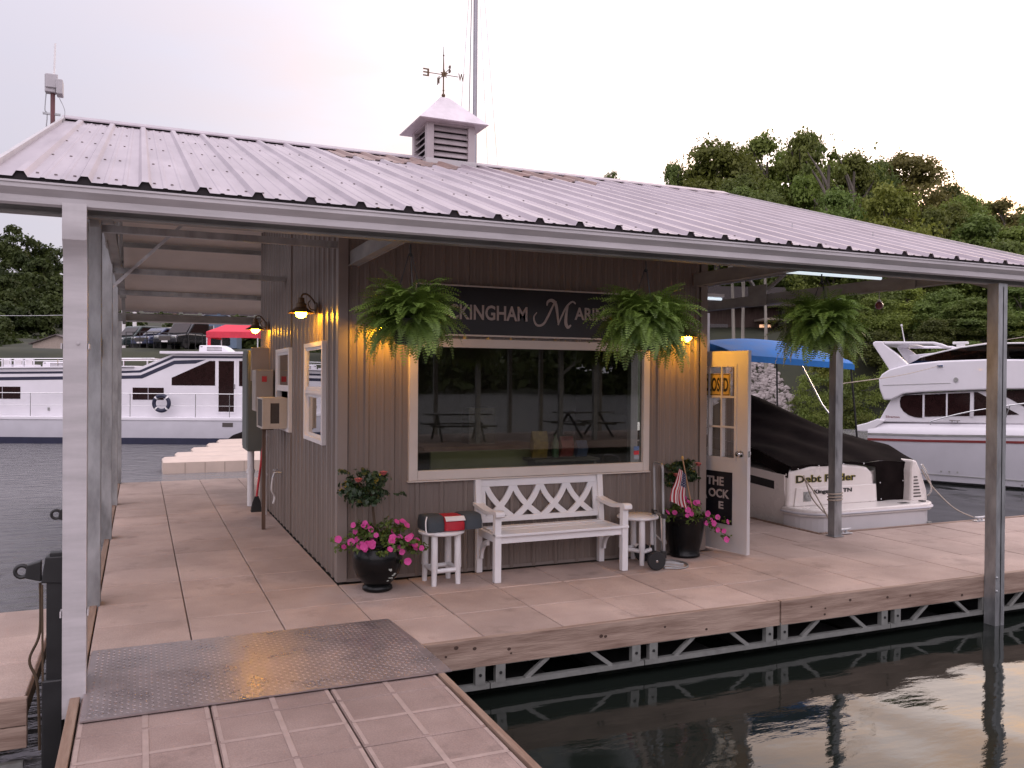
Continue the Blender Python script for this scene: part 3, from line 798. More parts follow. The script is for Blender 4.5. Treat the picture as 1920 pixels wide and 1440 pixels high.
# ================================================================== MARINA SHOP
shop = thing('marina_shop', 'tan corrugated marina shop under a wide pale metal gable roof', 'shop')
ZR = lambda y: 2.815 + .3285*(y+2.03) if y < 3.1 else 2.815 + .3285*(8.23-y)
def rib(a, pitch=.2286):
    pts = []
    k0 = math.floor(a[0]/pitch)-1
    for k in range(k0, int(a[1]/pitch)+2):
        c_ = k*pitch
        for o, h in ((-.028,0),(-.014,.018),(.014,.018),(.028,0),(.066,0),(.074,.005),(.086,.005),(.094,0),(.134,0),(.142,.005),(.154,.005),(.162,0)):
            x = c_+o
            if a[0] < x < a[1]: pts.append((x, h))
    return [(a[0], 0)] + pts + [(a[1], 0)]
def siding(mb, a0, a1, ztop, holes, to, flip=False):
    pts = rib((a0, a1))
    for x in [h for H in holes for h in H[:2]]:
        pts.append((x-1e-4, 0)); pts.append((x+1e-4, 0))
    pts.sort()
    for (xa, ha), (xb, hb) in zip(pts, pts[1:]):
        if xb-xa < 1e-6: continue
        m = (xa+xb)/2; zs = [(0.01, None)]
        hole = [H for H in holes if H[0] < m < H[1]]
        bands = [(0.003, hole[0][2], 0), (hole[0][3], None, 1)] if hole else [(0.003, None, 0)]
        for z0, z1, _ in bands:
            za = z1 if z1 is not None else ztop(xa); zb = z1 if z1 is not None else ztop(xb)
            if z1 is not None and z1 <= z0: continue
            q = [to(xa, ha, z0), to(xb, hb, z0), to(xb, hb, zb), to(xa, ha, za)]
            mb.add(q, [(3,2,1,0) if flip else (0,1,2,3)])
    return mb
WX0, WX1, WZ0, WZ1 = .68, 3.0, .935, 2.03
mb = siding(MB(), 0.0, 3.75, lambda x: 3.38, [(WX0-.02, WX1+.02, WZ0-.02, WZ1+.02)], lambda a, h, z: (a, -h, z))
for z in (.22, .86, 1.9, 2.75):
    for k in range(1, 16):
        x = k*.2286+.045
        if x > 3.7 or (WX0-.1 < x < WX1+.1 and WZ0-.1 < z < WZ1+.1): continue
        s0 = len(mb.v); mb.lathe([(.006,0),(.006,.003),(0,.005)], (0,0,0), 6, 1); mb.rot(PI/2, 'X', start=s0); mb.shift(x, -.0005, z, start=s0)
build('front_wall', mb, [MAT['siding'], MAT['screw']], shop, ang=20)
SW = [(.59, 1.54, 1.13, 2.09), (2.50, 3.49, 1.13, 2.085)]
mb = siding(MB(), 0.0, 5.2, lambda y: ZR(y)-.12, SW, lambda a, h, z: (-h, a, z), True)
build('side_wall', mb, MAT['siding'], shop, ang=20)
mb = siding(MB(), 0.0, 5.2, lambda y: ZR(y)-.12, [(.42, 1.30, 0.0, 2.06)], lambda a, h, z: (3.75+h, a, z))
build('side_wall', mb, MAT['siding'], shop, ang=20)
mb = siding(MB(), 0.0, 3.75, lambda x: 3.78, [], lambda a, h, z: (a, 5.2+h, z), True)
build('rear_wall', mb, MAT['siding'], shop, ang=20)
mb = MB()
for sx, cx in ((-1, 0.0), (1, 3.75)):
    mb.box(cx-.022 if sx < 0 else cx-.06, cx+.06 if sx < 0 else cx+.022, -.024, -.019, .012, 3.37)
    mb.box(cx-.024 if sx < 0 else cx+.019, cx-.019 if sx < 0 else cx+.024, -.018, .07, .012, 3.37)
build_each('corner_trim', mb, MAT['trim'], shop, smooth=False)
build('base_trim', MB().box(.06, 3.69, -.012, -.004, .004, .03), MAT['trim'], shop, smooth=False)
mb = MB(); mb.box(.02, 3.73, .05, 5.15, 2.60, 2.64); mb.box(.03, 3.72, 2.75, 2.80, 0.002, 2.598); mb.box(.01,.02,.05,.55,.01,2.59); mb.box(.01,.02,1.58,2.45,.01,2.59); mb.box(3.70,3.71,1.34,2.7,.01,2.59)
build_each('interior_lining', mb, MAT['inside'], shop, smooth=False)

# big front window
w = build('window', MB().box(WX0-.08, WX0-.001, -.045, .03, WZ0-.085, WZ1+.08).box(WX1+.001, WX1+.07, -.045, .03, WZ0-.085, WZ1+.08)
          .box(WX0, WX1, -.043, .03, WZ1+.001, WZ1+.079).box(WX0, WX1, -.043, .03, WZ0-.084, WZ0-.001), MAT['frame'], shop, smooth=False, bevel=.004)
build('sill', MB().box(WX0-.09, WX1+.08, -.052, -.0, WZ0-.10, WZ0-.087), MAT['frame'], w, smooth=False, bevel=.003)
build('pane', MB().box(WX0, WX1, -.004, .002, WZ0, WZ1), MAT['glass'], w, smooth=False)
d_ = MB()
for i, z in enumerate((.965, 1.01, 1.055)): d_.box(2.915, 2.975, -.0065, -.0045, z, z+.038, i)
build_each('card_decal', d_, [mat('decal_pale', (.30,.33,.36)), MAT['redlab'], mat('decal_blue', (.10,.16,.30))], w, smooth=False)

def sash(y0, y1, z0, z1, lower=True):
    x = -.005
    f = MB()
    for a, b, c_, d in ((y0-.045, y0, z0-.045, z1+.045), (y1, y1+.045, z0-.045, z1+.045)): f.box(-.04, .03, a, b, c_, d)
    f.box(-.038, .03, y0+.0005, y1-.0005, z1+.0005, z1+.044); f.box(-.038, .03, y0+.0005, y1-.0005, z0-.044, z0-.0005)
    w = build('window', f, MAT['vinyl'], shop, smooth=False, bevel=.003)
    zm = (z0+z1)/2
    s = MB()
    for za, zb, o in ((zm+.02, z1, -.018), (z0, zm-.02, .0)):
        if not lower and za == z0: continue
        s.box(o-.006, o+.014, y0, y0+.035, za, zb); s.box(o-.006, o+.014, y1-.035, y1, za, zb)
        s.box(o-.005, o+.013, y0+.036, y1-.036, zb-.03, zb); s.box(o-.005, o+.013, y0+.036, y1-.036, za, za+.03)
    s.box(-.03, .012, y0, y1, zm-.019, zm+.019)
    build('sash', s, MAT['vinyl'], w, smooth=False, bevel=.002)
    p = MB(); p.box(-.016, -.012, y0+.034, y1-.034, zm+.019, z1-.03)
    if lower: p.box(.002, .006, y0+.034, y1-.034, z0+.03, zm-.019)
    build('pane', p, MAT['glass2'], w, smooth=False)
sash(*[SW[0][0]+.045, SW[0][1]-.045, SW[0][2]+.045, SW[0][3]-.045])
sash(*[SW[1][0]+.045, SW[1][1]-.045, SW[1][2]+.045, SW[1][3]-.045], lower=False)

# half-glazed door folded right back against the corner
ang = math.atan2(-.15, .85)
def dl(p):   # door-local: x along the door from free edge to hinge, y thickness away from camera, z up
    c_, s_ = .9848*1, -.1738
    u = Vector((-.1738, .9848, 0)); n = Vector((.9848, .1738, 0))
    return Vector((3.95, -.45, .02)) + u*p.x + n*p.y + Vector((0,0,p.z))
GX0, GX1, GZ0, GZ1 = .17, .69, .95, 1.87
d = MB()
d.box(0, .86, 0, .044, 0, GZ0).box(0, .86, 0, .044, GZ1, 2.03).box(0, GX0, 0.0001, .0439, GZ0, GZ1).box(GX1, .86, 0.0001, .0439, GZ0, GZ1).move(dl)
door = build('door', d, MAT['doorwhite'], shop, smooth=False)
m_ = MB()
for k in (1, 2): m_.box(GX0+(GX1-GX0)*k/3-.009, GX0+(GX1-GX0)*k/3+.009, -.004, .048, GZ0, GZ1)
for k in (1, 2): m_.box(GX0, GX1, -.003, .047, GZ0+(GZ1-GZ0)*k/3-.009, GZ0+(GZ1-GZ0)*k/3+.009)
for a, b, c_, e in ((GX0-.03, GX0, GZ0-.03, GZ1+.03), (GX1, GX1+.03, GZ0-.03, GZ1+.03)): m_.box(a, b, -.007, .051, c_, e)
m_.box(GX0, GX1, -.006, .05, GZ0-.03, GZ0); m_.box(GX0, GX1, -.006, .05, GZ1, GZ1+.03)
build('muntins', m_.move(dl), MAT['doorwhite'], door, smooth=False)
build('pane', MB().box(GX0, GX1, .02, .024, GZ0, GZ1).move(dl), glassmat('door_glass', (.93,.95,.95), .6, .01), door, smooth=False)
k_ = MB()
for sy in (-1, 1):
    s0 = len(k_.v); k_.lathe([(.032,0),(.032,.008),(.012,.012),(.012,.035),(.027,.045),(.03,.058),(.022,.072),(0,.075)], (0,0,0), 16)
    k_.rot(PI/2*(1 if sy < 0 else -1), 'X', start=s0); k_.shift(.075, 0 if sy < 0 else .044, 1.0, start=s0)
k_.box(-.003, -.0005, .01, .034, .97, 1.03)
build('handle', k_.move(dl), MAT['chrome'], door)
build('door_frame', MB().box(3.68, 3.775, .34, .419, 0.02, 2.11).box(3.68, 3.775, 1.301, 1.38, 0.02, 2.11).box(3.681, 3.774, .42, 1.30, 2.061, 2.109), MAT['vinyl'], shop, smooth=False, bevel=.004)

# ---- roof
RX0, RX1 = -2.31, 6.33
def roof_profile(x0, x1):
    pts = []
    k = 0
    while RX0+.16+k*.305 < x1+.2:
        c_ = RX0+.16+k*.305
        for o, h in ((-.036,0),(-.018,.030),(.018,.030),(.036,0),(.09,0),(.097,.005),(.113,.005),(.12,0),(.185,0),(.192,.005),(.208,.005),(.215,0)):
            if x0 < c_+o < x1: pts.append((c_+o, h))
        k += 1
    return [(x0, 0)] + pts + [(x1, 0)]
def roof_sheet(x0, x1, ya, yb, lift=0.0, mb=None, ny=1, mi=0):
    pr = roof_profile(x0, x1); mb = mb or MB()
    rows = []
    for j in range(ny+1):
        y = ya + (yb-ya)*j/ny
        rows.append([(x, y, ZR(y)+h+lift) for x, h in pr])
    s = 1 if yb > ya else -1
    n = len(pr)
    for a, b in zip(rows, rows[1:]):
        mb.add(a+b, [((i, i+1, n+i+1, n+i) if s > 0 else (i+1, i, n+i, n+i+1)) for i in range(n-1)], mi)
    return mb
mb = roof_sheet(RX0, RX1, -2.05, 3.1)
mb = roof_sheet(RX0, RX1, 8.25, 3.1, mb=mb)
for y in (-1.85, -.75, .45, 1.65, 2.75):
    k = 0
    while RX0+.16+k*.305 < RX1-.05:
        c_ = RX0+.16+k*.305
        for o in ((.055, .155) if k % 3 else (.055, .155, .25)):
            x = c_+o+rnd.uniform(-.01,.01); yy = y+rnd.uniform(-.015,.015); z = ZR(yy)
            s0 = len(mb.v); mb.lathe([(.0085,0),(.0085,.006),(.0,.008)], (x, yy, z), 6, 1)
        k += 1
roof = build('roof', mb, [MAT['roof'], MAT['screw']], shop, ang=15)
for x0, x1, yb in ((.45, 1.96, 2.05), (2.58, 3.72, 2.05)):
    sk = roof_sheet(x0, x1, yb, 2.96, .005)
    for k in range(3): sk.bar((x0+.04+k*.33, yb-.004, ZR(yb)+.012), (x0+.24+k*.33, yb+.004, ZR(yb)+.014), .012, .008, 1)
    build('skylight_panel', sk, [MAT['skylight'], MAT['closure']], roof, ang=15)
cl = MB(); pr = roof_profile(RX0, RX1)
n = len(pr); yc = -2.035
cl.add([(x, yc, ZR(yc)-.022) for x, h in pr]+[(x, yc, ZR(yc)+h-.002) for x, h in pr], [(i, i+1, n+i+1, n+i) for i in range(n-1)])
pr2 = [(x, 3.0, ZR(3.0)+.004) for x, h in pr]; pr3 = [(x, 3.0, ZR(3.0)+.036) for x, h in pr]
cl.add(pr2+pr3, [(i, i+1, n+i+1, n+i) for i in range(n-1)])
build_each('foam_closure', cl, MAT['closure'], roof, smooth=False)
rc = MB(); zt = ZR(3.1)
rc.add([(RX0-.02, 2.93, ZR(2.93)+.036),(RX0-.02, 3.1, zt+.05),(RX0-.02, 3.27, ZR(3.27)+.036),(RX1+.02, 2.93, ZR(2.93)+.036),(RX1+.02, 3.1, zt+.05),(RX1+.02, 3.27, ZR(3.27)+.036)],
       [(0,3,4,1),(1,4,5,2)])
rc.add([(RX0-.02, 2.93, ZR(2.93)+.036),(RX1+.02, 2.93, ZR(2.93)+.036),(RX1+.02, 2.93, ZR(2.93)+.022),(RX0-.02, 2.93, ZR(2.93)+.022)], [(3,2,1,0)])
build('ridge_cap', rc, MAT['roof'], roof, smooth=False)
for x in (RX0, RX1):
    g = MB()
    for ya, yb in ((-2.05, 3.1), (8.25, 3.1)):
        g.bar((x, ya, ZR(ya)-.02), (x, yb, ZR(yb)-.02), .025, .11)
    build('rake_trim', g, MAT['gutter'], roof, smooth=False)
gp = [(-2.045,2.662),(-2.105,2.650),(-2.118,2.662),(-2.118,2.700),(-2.150,2.735),(-2.150,2.756),(-2.157,2.759),(-2.157,2.767),(-2.142,2.767),(-2.142,2.74),(-2.110,2.706),(-2.110,2.665),(-2.052,2.668),(-2.052,2.79),(-2.045,2.79)]
build('gutter', MB().prism(gp, 'x', RX0-.05, RX1+.05), MAT['gutter'], roof, smooth=False)
gp2 = [(8.23-(y+2.03)+.0, z) for y, z in gp]
build('gutter', MB().prism(gp2, 'x', RX0-.05, RX1+.05), MAT['gutter'], roof, smooth=False)
# downspout with elbow, corrugated
def ds_ring(cx, cy, cz, tx, tz):
    n = 6; pts = []
    w, dth = .058, .038
    prof = []
    for i in range(7): prof.append((-w+2*w*i/6, -dth + (.003 if i % 2 else 0)))
    for i in range(4): prof.append((w, -dth+2*dth*(i+.5)/4))
    for i in range(7): prof.append((w-2*w*i/6, dth))
    for i in range(4): prof.append((-w, dth-2*dth*(i+.5)/4))
    return [(cx+a, cy+b*tx, cz+b*tz) for a, b in prof]
rings = [ds_ring(-1.885, -2.115, 2.67, 1, 0), ds_ring(-1.885, -2.118, 2.60, 1, .05), ds_ring(-1.885, -2.125, 2.53, 1, -.2), ds_ring(-1.885, -2.115, 2.46, .95, -.5),
         ds_ring(-1.885, -2.055, 2.38, .9, -.6), ds_ring(-1.885, -2.03, 2.32, 1, -.2), ds_ring(-1.885, -2.03, 2.24, 1, 0), ds_ring(-1.885, -2.03, .02, 1, 0), ds_ring(-1.885, -2.03, -.10, 1, 0)]
dsp = build('downspout', MB().loft(rings), MAT['gutter'], roof, ang=25)
sb = MB()
for z in (1.90, .45):
    sb.box(-1.955, -1.947, -2.07, -1.99, z, z+.03); sb.box(-1.823, -1.815, -2.07, -1.99, z, z+.03)
sb.lathe([(.008,0),(.008,.006),(0,.007)], (0,0,0), 8); s0 = len(sb.v)-24; sb.rot(PI/2,'X',start=s0); sb.shift(-1.87,-2.068,1.93,start=s0)
build_each('strap', sb, MAT['gutter'], dsp, smooth=False)
# liner under the sheets
ln = MB()
for ya, yb in ((-1.9, 3.1), (8.1, 3.1)):
    ln.add([(RX0+.02, ya, ZR(ya)-.035),(RX1-.02, ya, ZR(ya)-.035),(RX1-.02, yb, ZR(yb)-.035),(RX0+.02, yb, ZR(yb)-.035)], [(3,2,1,0)])
build('ceiling_liner', ln, MAT['liner'], roof, smooth=False)
# structure
build('eave_beam', MB().box(RX0+.04, RX1-.04, -1.985, -1.90, 2.632, 2.74).box(RX0+.04, RX1-.04, -2.0, -1.988, 2.628, 2.643), MAT['galvd'], shop, smooth=False)
build('eave_beam', MB().box(RX0+.04, RX1-.04, 8.02, 8.10, 2.655, 2.76), MAT['galvd'], shop, smooth=False)
for y in (-1.2, -.2, .9, 2.0, 4.1, 4.9, 5.7, 6.5, 7.3):
    z = ZR(y)-.04
    build('purlin', MB().box(RX0+.05, RX1-.05, y-.02, y+.02, z-.075, z-.012), MAT['galvd'], shop, smooth=False)
def channel(x, y, z0, z1, sx=.11, sy=.10, m='galv', open_=1):
    a, b, t = sx/2, sy/2, .006
    poly = [(x-a,y-b),(x+a,y-b),(x+a,y-b+.03),(x+a-t,y-b+.03),(x+a-t,y-b+t),(x-a+t,y-b+t),(x-a+t,y+b-t),(x+a-t,y+b-t),(x+a-t,y+b-.03),(x+a,y+b-.03),(x+a,y+b),(x-a,y+b)]
    if open_ < 0: poly = [(2*x-p, q) for p, q in poly]
    return MB().prism(poly, 'z', z0, z1)
for y in (-1.86, .03, 2.9, 5.5, 8.0):
    p = channel(-1.885, y, -.05, 2.63 if y < 0 or y > 7 else ZR(y)-.17, .10, .16)
    if 0 < y < 7: p.box(-1.945, -1.935, y-.12, y+.12, 1.95, 2.15)
    build('post', p, MAT['galv'], shop, smooth=False)
pr_ = channel(5.45, -1.995, -1.0, 2.63, .115, .11)
for z in (-.10, .02): pr_.ball((5.405, -2.053, z), .012, 8, 6)
pr_.box(5.45, 5.462, -2.05, -1.945, -.9, 2.6)
build('post', pr_, MAT['galv'], shop, smooth=False)
pm = channel(5.63, .10, 0.004, 2.68, .105, .10); pm.box(5.56, 5.70, .03, .17, .002, .012)
for z in (.35,.9,1.5,2.1): pm.box(5.60, 5.625, .046, .0485, z, z+.09)
build('post', pm, MAT['galv'], shop, smooth=False)
build('post', channel(5.63, 2.55, 0.004, 2.68, .10, .10), MAT['vinyl'], shop, smooth=False)
for y in (5.2, 7.9): build('post', channel(5.63, y, 0.004, 2.68, .10, .10), MAT['galv'], shop, smooth=False)
def roof_truss(x, y0, y1, zc, full=True):
    t = MB(); t.box(x-.03, x+.03, y0, y1, zc, zc+.12)
    t.box(x-.045, x-.031, y0, y1, zc-.006, zc); t.box(x+.031, x+.045, y0, y1, zc-.006, zc)
    if full:
        for a, b in ((-1.9, 3.1), (8.1, 3.1)): t.bar((x, a, ZR(a)-.22), (x, b, ZR(b)-.22), .05, .09)
        for ya, yb in ((1.3, .3), (1.3, 2.4), (-.9, -1.4), (-.9, .2), (3.1, 2.3), (3.1, 3.9), (4.9, 3.9), (4.9, 5.9), (7, 6)):
            t.bar((x, ya, zc+.1), (x, yb, ZR(yb)-.24), .035, .035)
        for y in (1.3, -.9, 3.1, 4.9):
            if ZR(y-.17)-.1 > zc+.24: t.box(x-.05, x-.0325, y-.17, y+.17, zc-.02, zc+.24)
    return build('roof_truss', t, MAT['galvd'], shop, smooth=False)
roof_truss(5.55, -1.9, 8.05, 2.70)
roof_truss(.10, -1.9, -.03, 2.71, False)
roof_truss(3.62, -1.9, -.03, 2.71, False)
roof_truss(-1.80, -.9, 7.2, 2.95, True)
build('tie_beam', MB().box(4.92, 4.98, -1.05, 7.3, 2.92, 3.03), MAT['galvd'], shop, smooth=False)
for y, xe in ((.05, .0), (2.9, .0), (5.5, 0.0)):
    t = MB(); t.box(-1.84, xe-.02, y-.025, y+.025, 2.86, 2.915)
    build('tie_beam', t, MAT['galv'], shop, smooth=False)
build('brace', MB().bar((-1.84, 2.86, 2.70), (-.95, 2.86, 3.62), .045, .03), MAT['galvl'], shop, smooth=False)
# cupola
cx, cy, hw = 1.97, 3.1, .315
cu = MB()
for sx in (-1, 1):
    for sy in (-1, 1):
        cu.box(cx+sx*hw, cx+sx*(hw-.09), cy+sy*hw, cy+sy*(hw-.09), 4.40, 4.94)
cu.box(cx-hw+.09, cx+hw-.09, cy-hw+.0005, cy+hw-.0005, 4.885, 4.939); cu.box(cx-hw+.0005, cx+hw-.0005, cy-hw+.09, cy+hw-.09, 4.886, 4.938)
cupola = build('cupola', cu, mat('cupola_paint', (.42,.37,.38), rough=.5, var=.05), roof, smooth=False, bevel=.004)
lo = MB()
for k in range(5):
    z = 4.50+.078*k
    lo.add([(cx-hw+.09, cy-hw+.012, z),(cx+hw-.09, cy-hw+.012, z),(cx+hw-.09, cy-hw+.06, z+.066),(cx-hw+.09, cy-hw+.06, z+.066),
            (cx-hw+.09, cy-hw+.02, z-.004),(cx+hw-.09, cy-hw+.02, z-.004)], [(0,1,2,3),(4,5,1,0)])
    lo.add([(cx-hw+.012, cy-hw+.09, z),(cx-hw+.012, cy+hw-.09, z),(cx-hw+.06, cy+hw-.09, z+.066),(cx-hw+.06, cy-hw+.09, z+.066)], [(3,2,1,0)])
    lo.add([(cx+hw-.012, cy-hw+.09, z),(cx+hw-.012, cy+hw-.09, z),(cx+hw-.06, cy+hw-.09, z+.066),(cx+hw-.06, cy-hw+.09, z+.066)], [(0,1,2,3)])
build('louvres', lo, mat('louvre_paint', (.40,.35,.36), rough=.5), cupola, smooth=False)
build('louvre_backing', MB().box(cx-hw+.075, cx+hw-.075, cy-hw+.075, cy+hw-.075, 4.42, 4.9), MAT['closure'], cupola, smooth=False)
build('cupola_base', MB().box(cx-hw-.015, cx+hw+.015, cy-hw-.02, cy+hw+.02, 4.26, 4.46), MAT['gutter'], cupola, smooth=False, bevel=.003)
o_ = hw+.135; cap = MB()
def rg(h, z): return [(cx-h, cy-h, z), (cx+h, cy-h, z), (cx+h, cy+h, z), (cx-h, cy+h, z)]
cap.loft([rg(o_-.01, 4.905), rg(o_, 4.915), rg(.055, 5.315), rg(.02, 5.325)])
build('cupola_cap', cap, mat('cupola_cap', (.60,.54,.58), rough=.4, metal=.3), cupola, smooth=False)
# ================================================================== FIXTURES ON THE SHOP
def fit_text(mb, s, x0, x1, z0, z1, y, mi=0, bold=.02, depth=.004, flip=False, frame=None):
    t = MB().text(s, 1.0, depth=.01, bold=bold)
    xs = [v[0] for v in t.v]; ys = [v[1] for v in t.v]
    ax, bx, ay, by = min(xs), max(xs), min(ys), max(ys)
    def to(p):
        u = (p.x-ax)/(bx-ax); w = (p.y-ay)/(by-ay); k = p.z/.01+.5
        q = Vector((x0+(x1-x0)*u, y-depth*k, z0+(z1-z0)*w))
        return frame(q) if frame else q
    t.move(to)
    fs = [f[::-1] for f in t.f] if flip else t.f
    return mb.add(t.v, fs, mi)

def ribbon(mb, pts, ws, y, mi=0, th=.003):
    """flat pen stroke in the x-z plane"""
    P = [Vector((a, 0, b)) for a, b in pts]; vs = []
    n = len(P)
    for i, p in enumerate(P):
        d = (P[min(i+1,n-1)]-P[max(i-1,0)]).normalized(); s = Vector((-d.z, 0, d.x))
        w = ws[i]/2
        for sg, yy in ((1, y-th), (-1, y-th), (-1, y), (1, y)):
            q = p+s*w*sg; vs.append((q.x, yy, q.z))
    fs = [(0,1,2,3), tuple(4*(n-1)+k for k in (3,2,1,0))]
    for i in range(n-1):
        for k in range(4):
            l = (k+1) % 4; fs.append((4*i+k, 4*i+4+k, 4*i+4+l, 4*i+l))
    return mb.add(vs, fs, mi)
def spline(pts, k=8):
    out = []
    n = len(pts)
    for i in range(n-1):
        p0, p1, p2, p3 = pts[max(i-1,0)], pts[i], pts[i+1], pts[min(i+2,n-1)]
        for j in range(k):
            t = j/k
            out.append(tuple(.5*((2*p1[a])+(-p0[a]+p2[a])*t+(2*p0[a]-5*p1[a]+4*p2[a]-p3[a])*t*t+(-p0[a]+3*p1[a]-3*p2[a]+p3[a])*t**3) for a in range(len(p1))))
    out.append(tuple(pts[-1]))
    return out

sg = thing('shop_sign', 'long black name sign with pale lettering above the shop window', 'sign', (0,0,0))
build('panel', MB().box(.665, 2.745, -.040, -.022, 2.150, 2.578), MAT['sign'], sg, smooth=False)
build('sign_frame', MB().box(.655, 2.755, -.046, -.020, 2.579, 2.592).box(.655, 2.755, -.046, -.020, 2.134, 2.149).box(.652, .664, -.045, -.021, 2.15, 2.578).box(2.746, 2.758, -.045, -.021, 2.15, 2.578), MAT['frame'], sg, smooth=False)
tx = MB()
fit_text(tx, 'B', .745, .835, 2.272, 2.445, -.041)
fit_text(tx, 'UCKINGHAM', .850, 1.730, 2.283, 2.420, -.041)
fit_text(tx, 'ARINA', 2.225, 2.655, 2.318, 2.437, -.041)
def q_(pts): return [(1.80+(x-1000)*.00226, 2.49-(y-335)*.00185) for x, y in pts]
a_ = spline(q_([(1012,398),(998,425),(1012,462),(1042,455),(1068,405),(1090,352),(1102,338)]))
ribbon(tx, a_, [.008+.014*math.sin(PI*i/len(a_)) for i in range(len(a_))], -.041)
a_ = spline(q_([(1058,362),(1062,342),(1080,334),(1098,352),(1106,400),(1112,458)]))
ribbon(tx, a_, [.010+.022*math.sin(PI*i/len(a_)) for i in range(len(a_))], -.0425)
a_ = spline(q_([(1110,458),(1128,410),(1150,362),(1176,336),(1192,346)]))
ribbon(tx, a_, [.012+.006*math.sin(PI*i/len(a_)) for i in range(len(a_))], -.041)
a_ = spline(q_([(1156,352),(1148,400),(1146,445),(1156,468),(1170,456)]))
ribbon(tx, a_, [.012+.020*math.sin(PI*i/len(a_)) for i in range(len(a_))], -.0425)
build('lettering', tx, MAT['letter'], sg, smooth=False)

def wall_lamp(label, loc, rz):
    t = thing('wall_lamp', label, 'lamp', loc, rz, 'lit gooseneck lamps on the shop walls')
    build('backplate', MB().lathe([(.055,0),(.055,.012),(.03,.022),(0,.024)], n=18).rot(PI/2,'X').shift(0,-.019,.02), MAT['bronze'], t)
    build('arm', MB().tube(spline([(0,-.02,.03),(0,-.06,.10),(0,-.11,.145),(0,-.155,.14),(0,-.165,.10)],5), .009, 8)
          .tube(spline([(0,-.03,.0),(0,-.08,.01),(0,-.10,.06),(0,-.08,.09)],5), .006, 6), MAT['bronze'], t)
    sh = build('lamp_shade', MB().lathe([(.010,.115),(.030,.11),(.034,.065),(.048,.055),(.050,.02),(.070,.005),(.125,-.028),(.123,-.034),(.066,-.006),(.045,.012),(.045,.045),(.0,.046)], (0,-.165,0), 28), MAT['bronze'], t)
    build('bulb', MB().ball((0,-.165,-.032), .052, 18, 12, sc=(1,1,.95)), MAT['bulb'], t)
    return t
wall_lamp('lit lamp beside the nearest side window, high on the long tan wall', (-.019, .86, 2.385), -PI/2)
wall_lamp('lit lamp farthest back on the long wall, above the electrical cabinets', (-.019, 4.30, 2.40), -PI/2)
wall_lamp('lit lamp on the front wall, glowing behind the fern basket at the right corner', (3.40, -.019, 2.21), 0)
wall_lamp('lit lamp almost hidden behind the left fern basket on the front wall', (.34, -.019, 2.21), 0)

for i, (x0, y0, lb) in enumerate(((3.86, -1.04, 'fluorescent tube light above the right-hand fern basket'), (3.86, 1.45, 'fluorescent tube light deeper in, beside the shop corner'))):
    t = thing('tube_light', lb, 'light', (x0, y0, 2.76), 0, 'fluorescent tubes under the right bay')
    build('housing', MB().box(0, 1.22, -.05, .05, .02, .06), MAT['white'], t, smooth=False)
    build('tube', MB().tube([(.01,0,0),(1.21,0,0)], .016, 8), MAT['tubelit'], t)
    build_each('hanger', MB().tube([(.1,0,.06),(.1,0,.45)], .003, 5).tube([(1.1,0,.06),(1.1,0,.45)], .003, 5), MAT['galv'], t)

# window air conditioner propped on a stick
t = thing('air_conditioner', 'cream window air conditioner propped on a wooden stick', 'air conditioner', (0,0,0))
x0, x1, y0, y1, z0, z1 = -.30, -.012, 2.66, 3.16, 1.165, 1.515
f = MB()
f.box(x0, x1, y0, y1, z0, z0+.02).box(x0, x1, y0, y1, z1-.02, z1).box(x0, x0+.02, y0, y0+.025, z0+.02, z1-.02).box(x0, x0+.02, y1-.025, y1, z0+.02, z1-.02)
f.box(x0+.0201, x0+.09, y0+.001, y0+.02, z0+.02, z1-.02).box(x1-.10, x1, y0+.001, y0+.02, z0+.02, z1-.02).box(x0+.091, x1-.101, y0+.001, y0+.02, z0+.02, z0+.06).box(x0+.091, x1-.101, y0+.001, y0+.02, z1-.06, z1-.02)
f.box(x0+.0201, x1, y1-.02, y1-.001, z0+.02, z1-.02)
build('case', f, MAT['acw'], t, smooth=False, bevel=.003)
g = MB().box(x0+.012, x0+.016, y0+.025, y1-.025, z0+.02, z1-.02).box(x0+.09, x1-.1, y0+.012, y0+.016, z0+.06, z1-.06)
for k in range(11): g.box(x0+.091, x1-.101, y0+.006, y0+.0118, z0+.07+.02*k, z0+.076+.02*k)
build('grille', g, MAT['grille'], t, smooth=False)
build_each('support_stick', MB().box(-.275, -.235, 2.84, 2.88, .003, z0).box(-.29, -.16, 2.80, 2.92, z0-.02, z0-.0005), MAT['postwood'], t, smooth=False)
# electrical cabinets
t = thing('electrical_cabinet', 'tall grey-green electrical cabinet at the far end of the side wall', 'cabinet', (0,0,0))
build('case', MB().box(-.25, -.022, 4.52, 5.12, .76, 2.10), MAT['cabinet'], t, smooth=False, bevel=.006)
build('cabinet_door', MB().box(-.26, -.251, 4.56, 5.08, .80, 2.06), MAT['cabinet'], t, smooth=False, bevel=.003)
build('conduit', MB().tube([(-.18,4.75,.76),(-.18,4.75,.002)], .045, 12).tube([(-.18,4.75,.45),(-.18,4.75,.50)], .055, 12), MAT['vinyl'], t)
t = thing('meter_box', 'beige meter box with a red label in front of the tall cabinet', 'electrical box', (0,0,0))
build('case', MB().box(-.24, -.022, 3.78, 4.14, 1.32, 1.84), MAT['beigebox'], t, smooth=False, bevel=.008)
build('red_label', MB().box(-.165, -.105, 3.772, 3.7785, 1.69, 1.76), MAT['redlab'], t, smooth=False)
build('conduit', MB().tube([(-.10,3.92,1.32),(-.10,3.92,.002)], .028, 10).tube([(-.10,3.92,.5),(-.10,3.92,.53)], .036, 10).tube([(-.10,3.92,1.0),(-.10,3.92,1.03)], .036, 10), MAT['vinyl'], t)
t = thing('wall_board', 'plain beige mounting board catching amber lamplight on the side wall', 'board', (0,0,0))
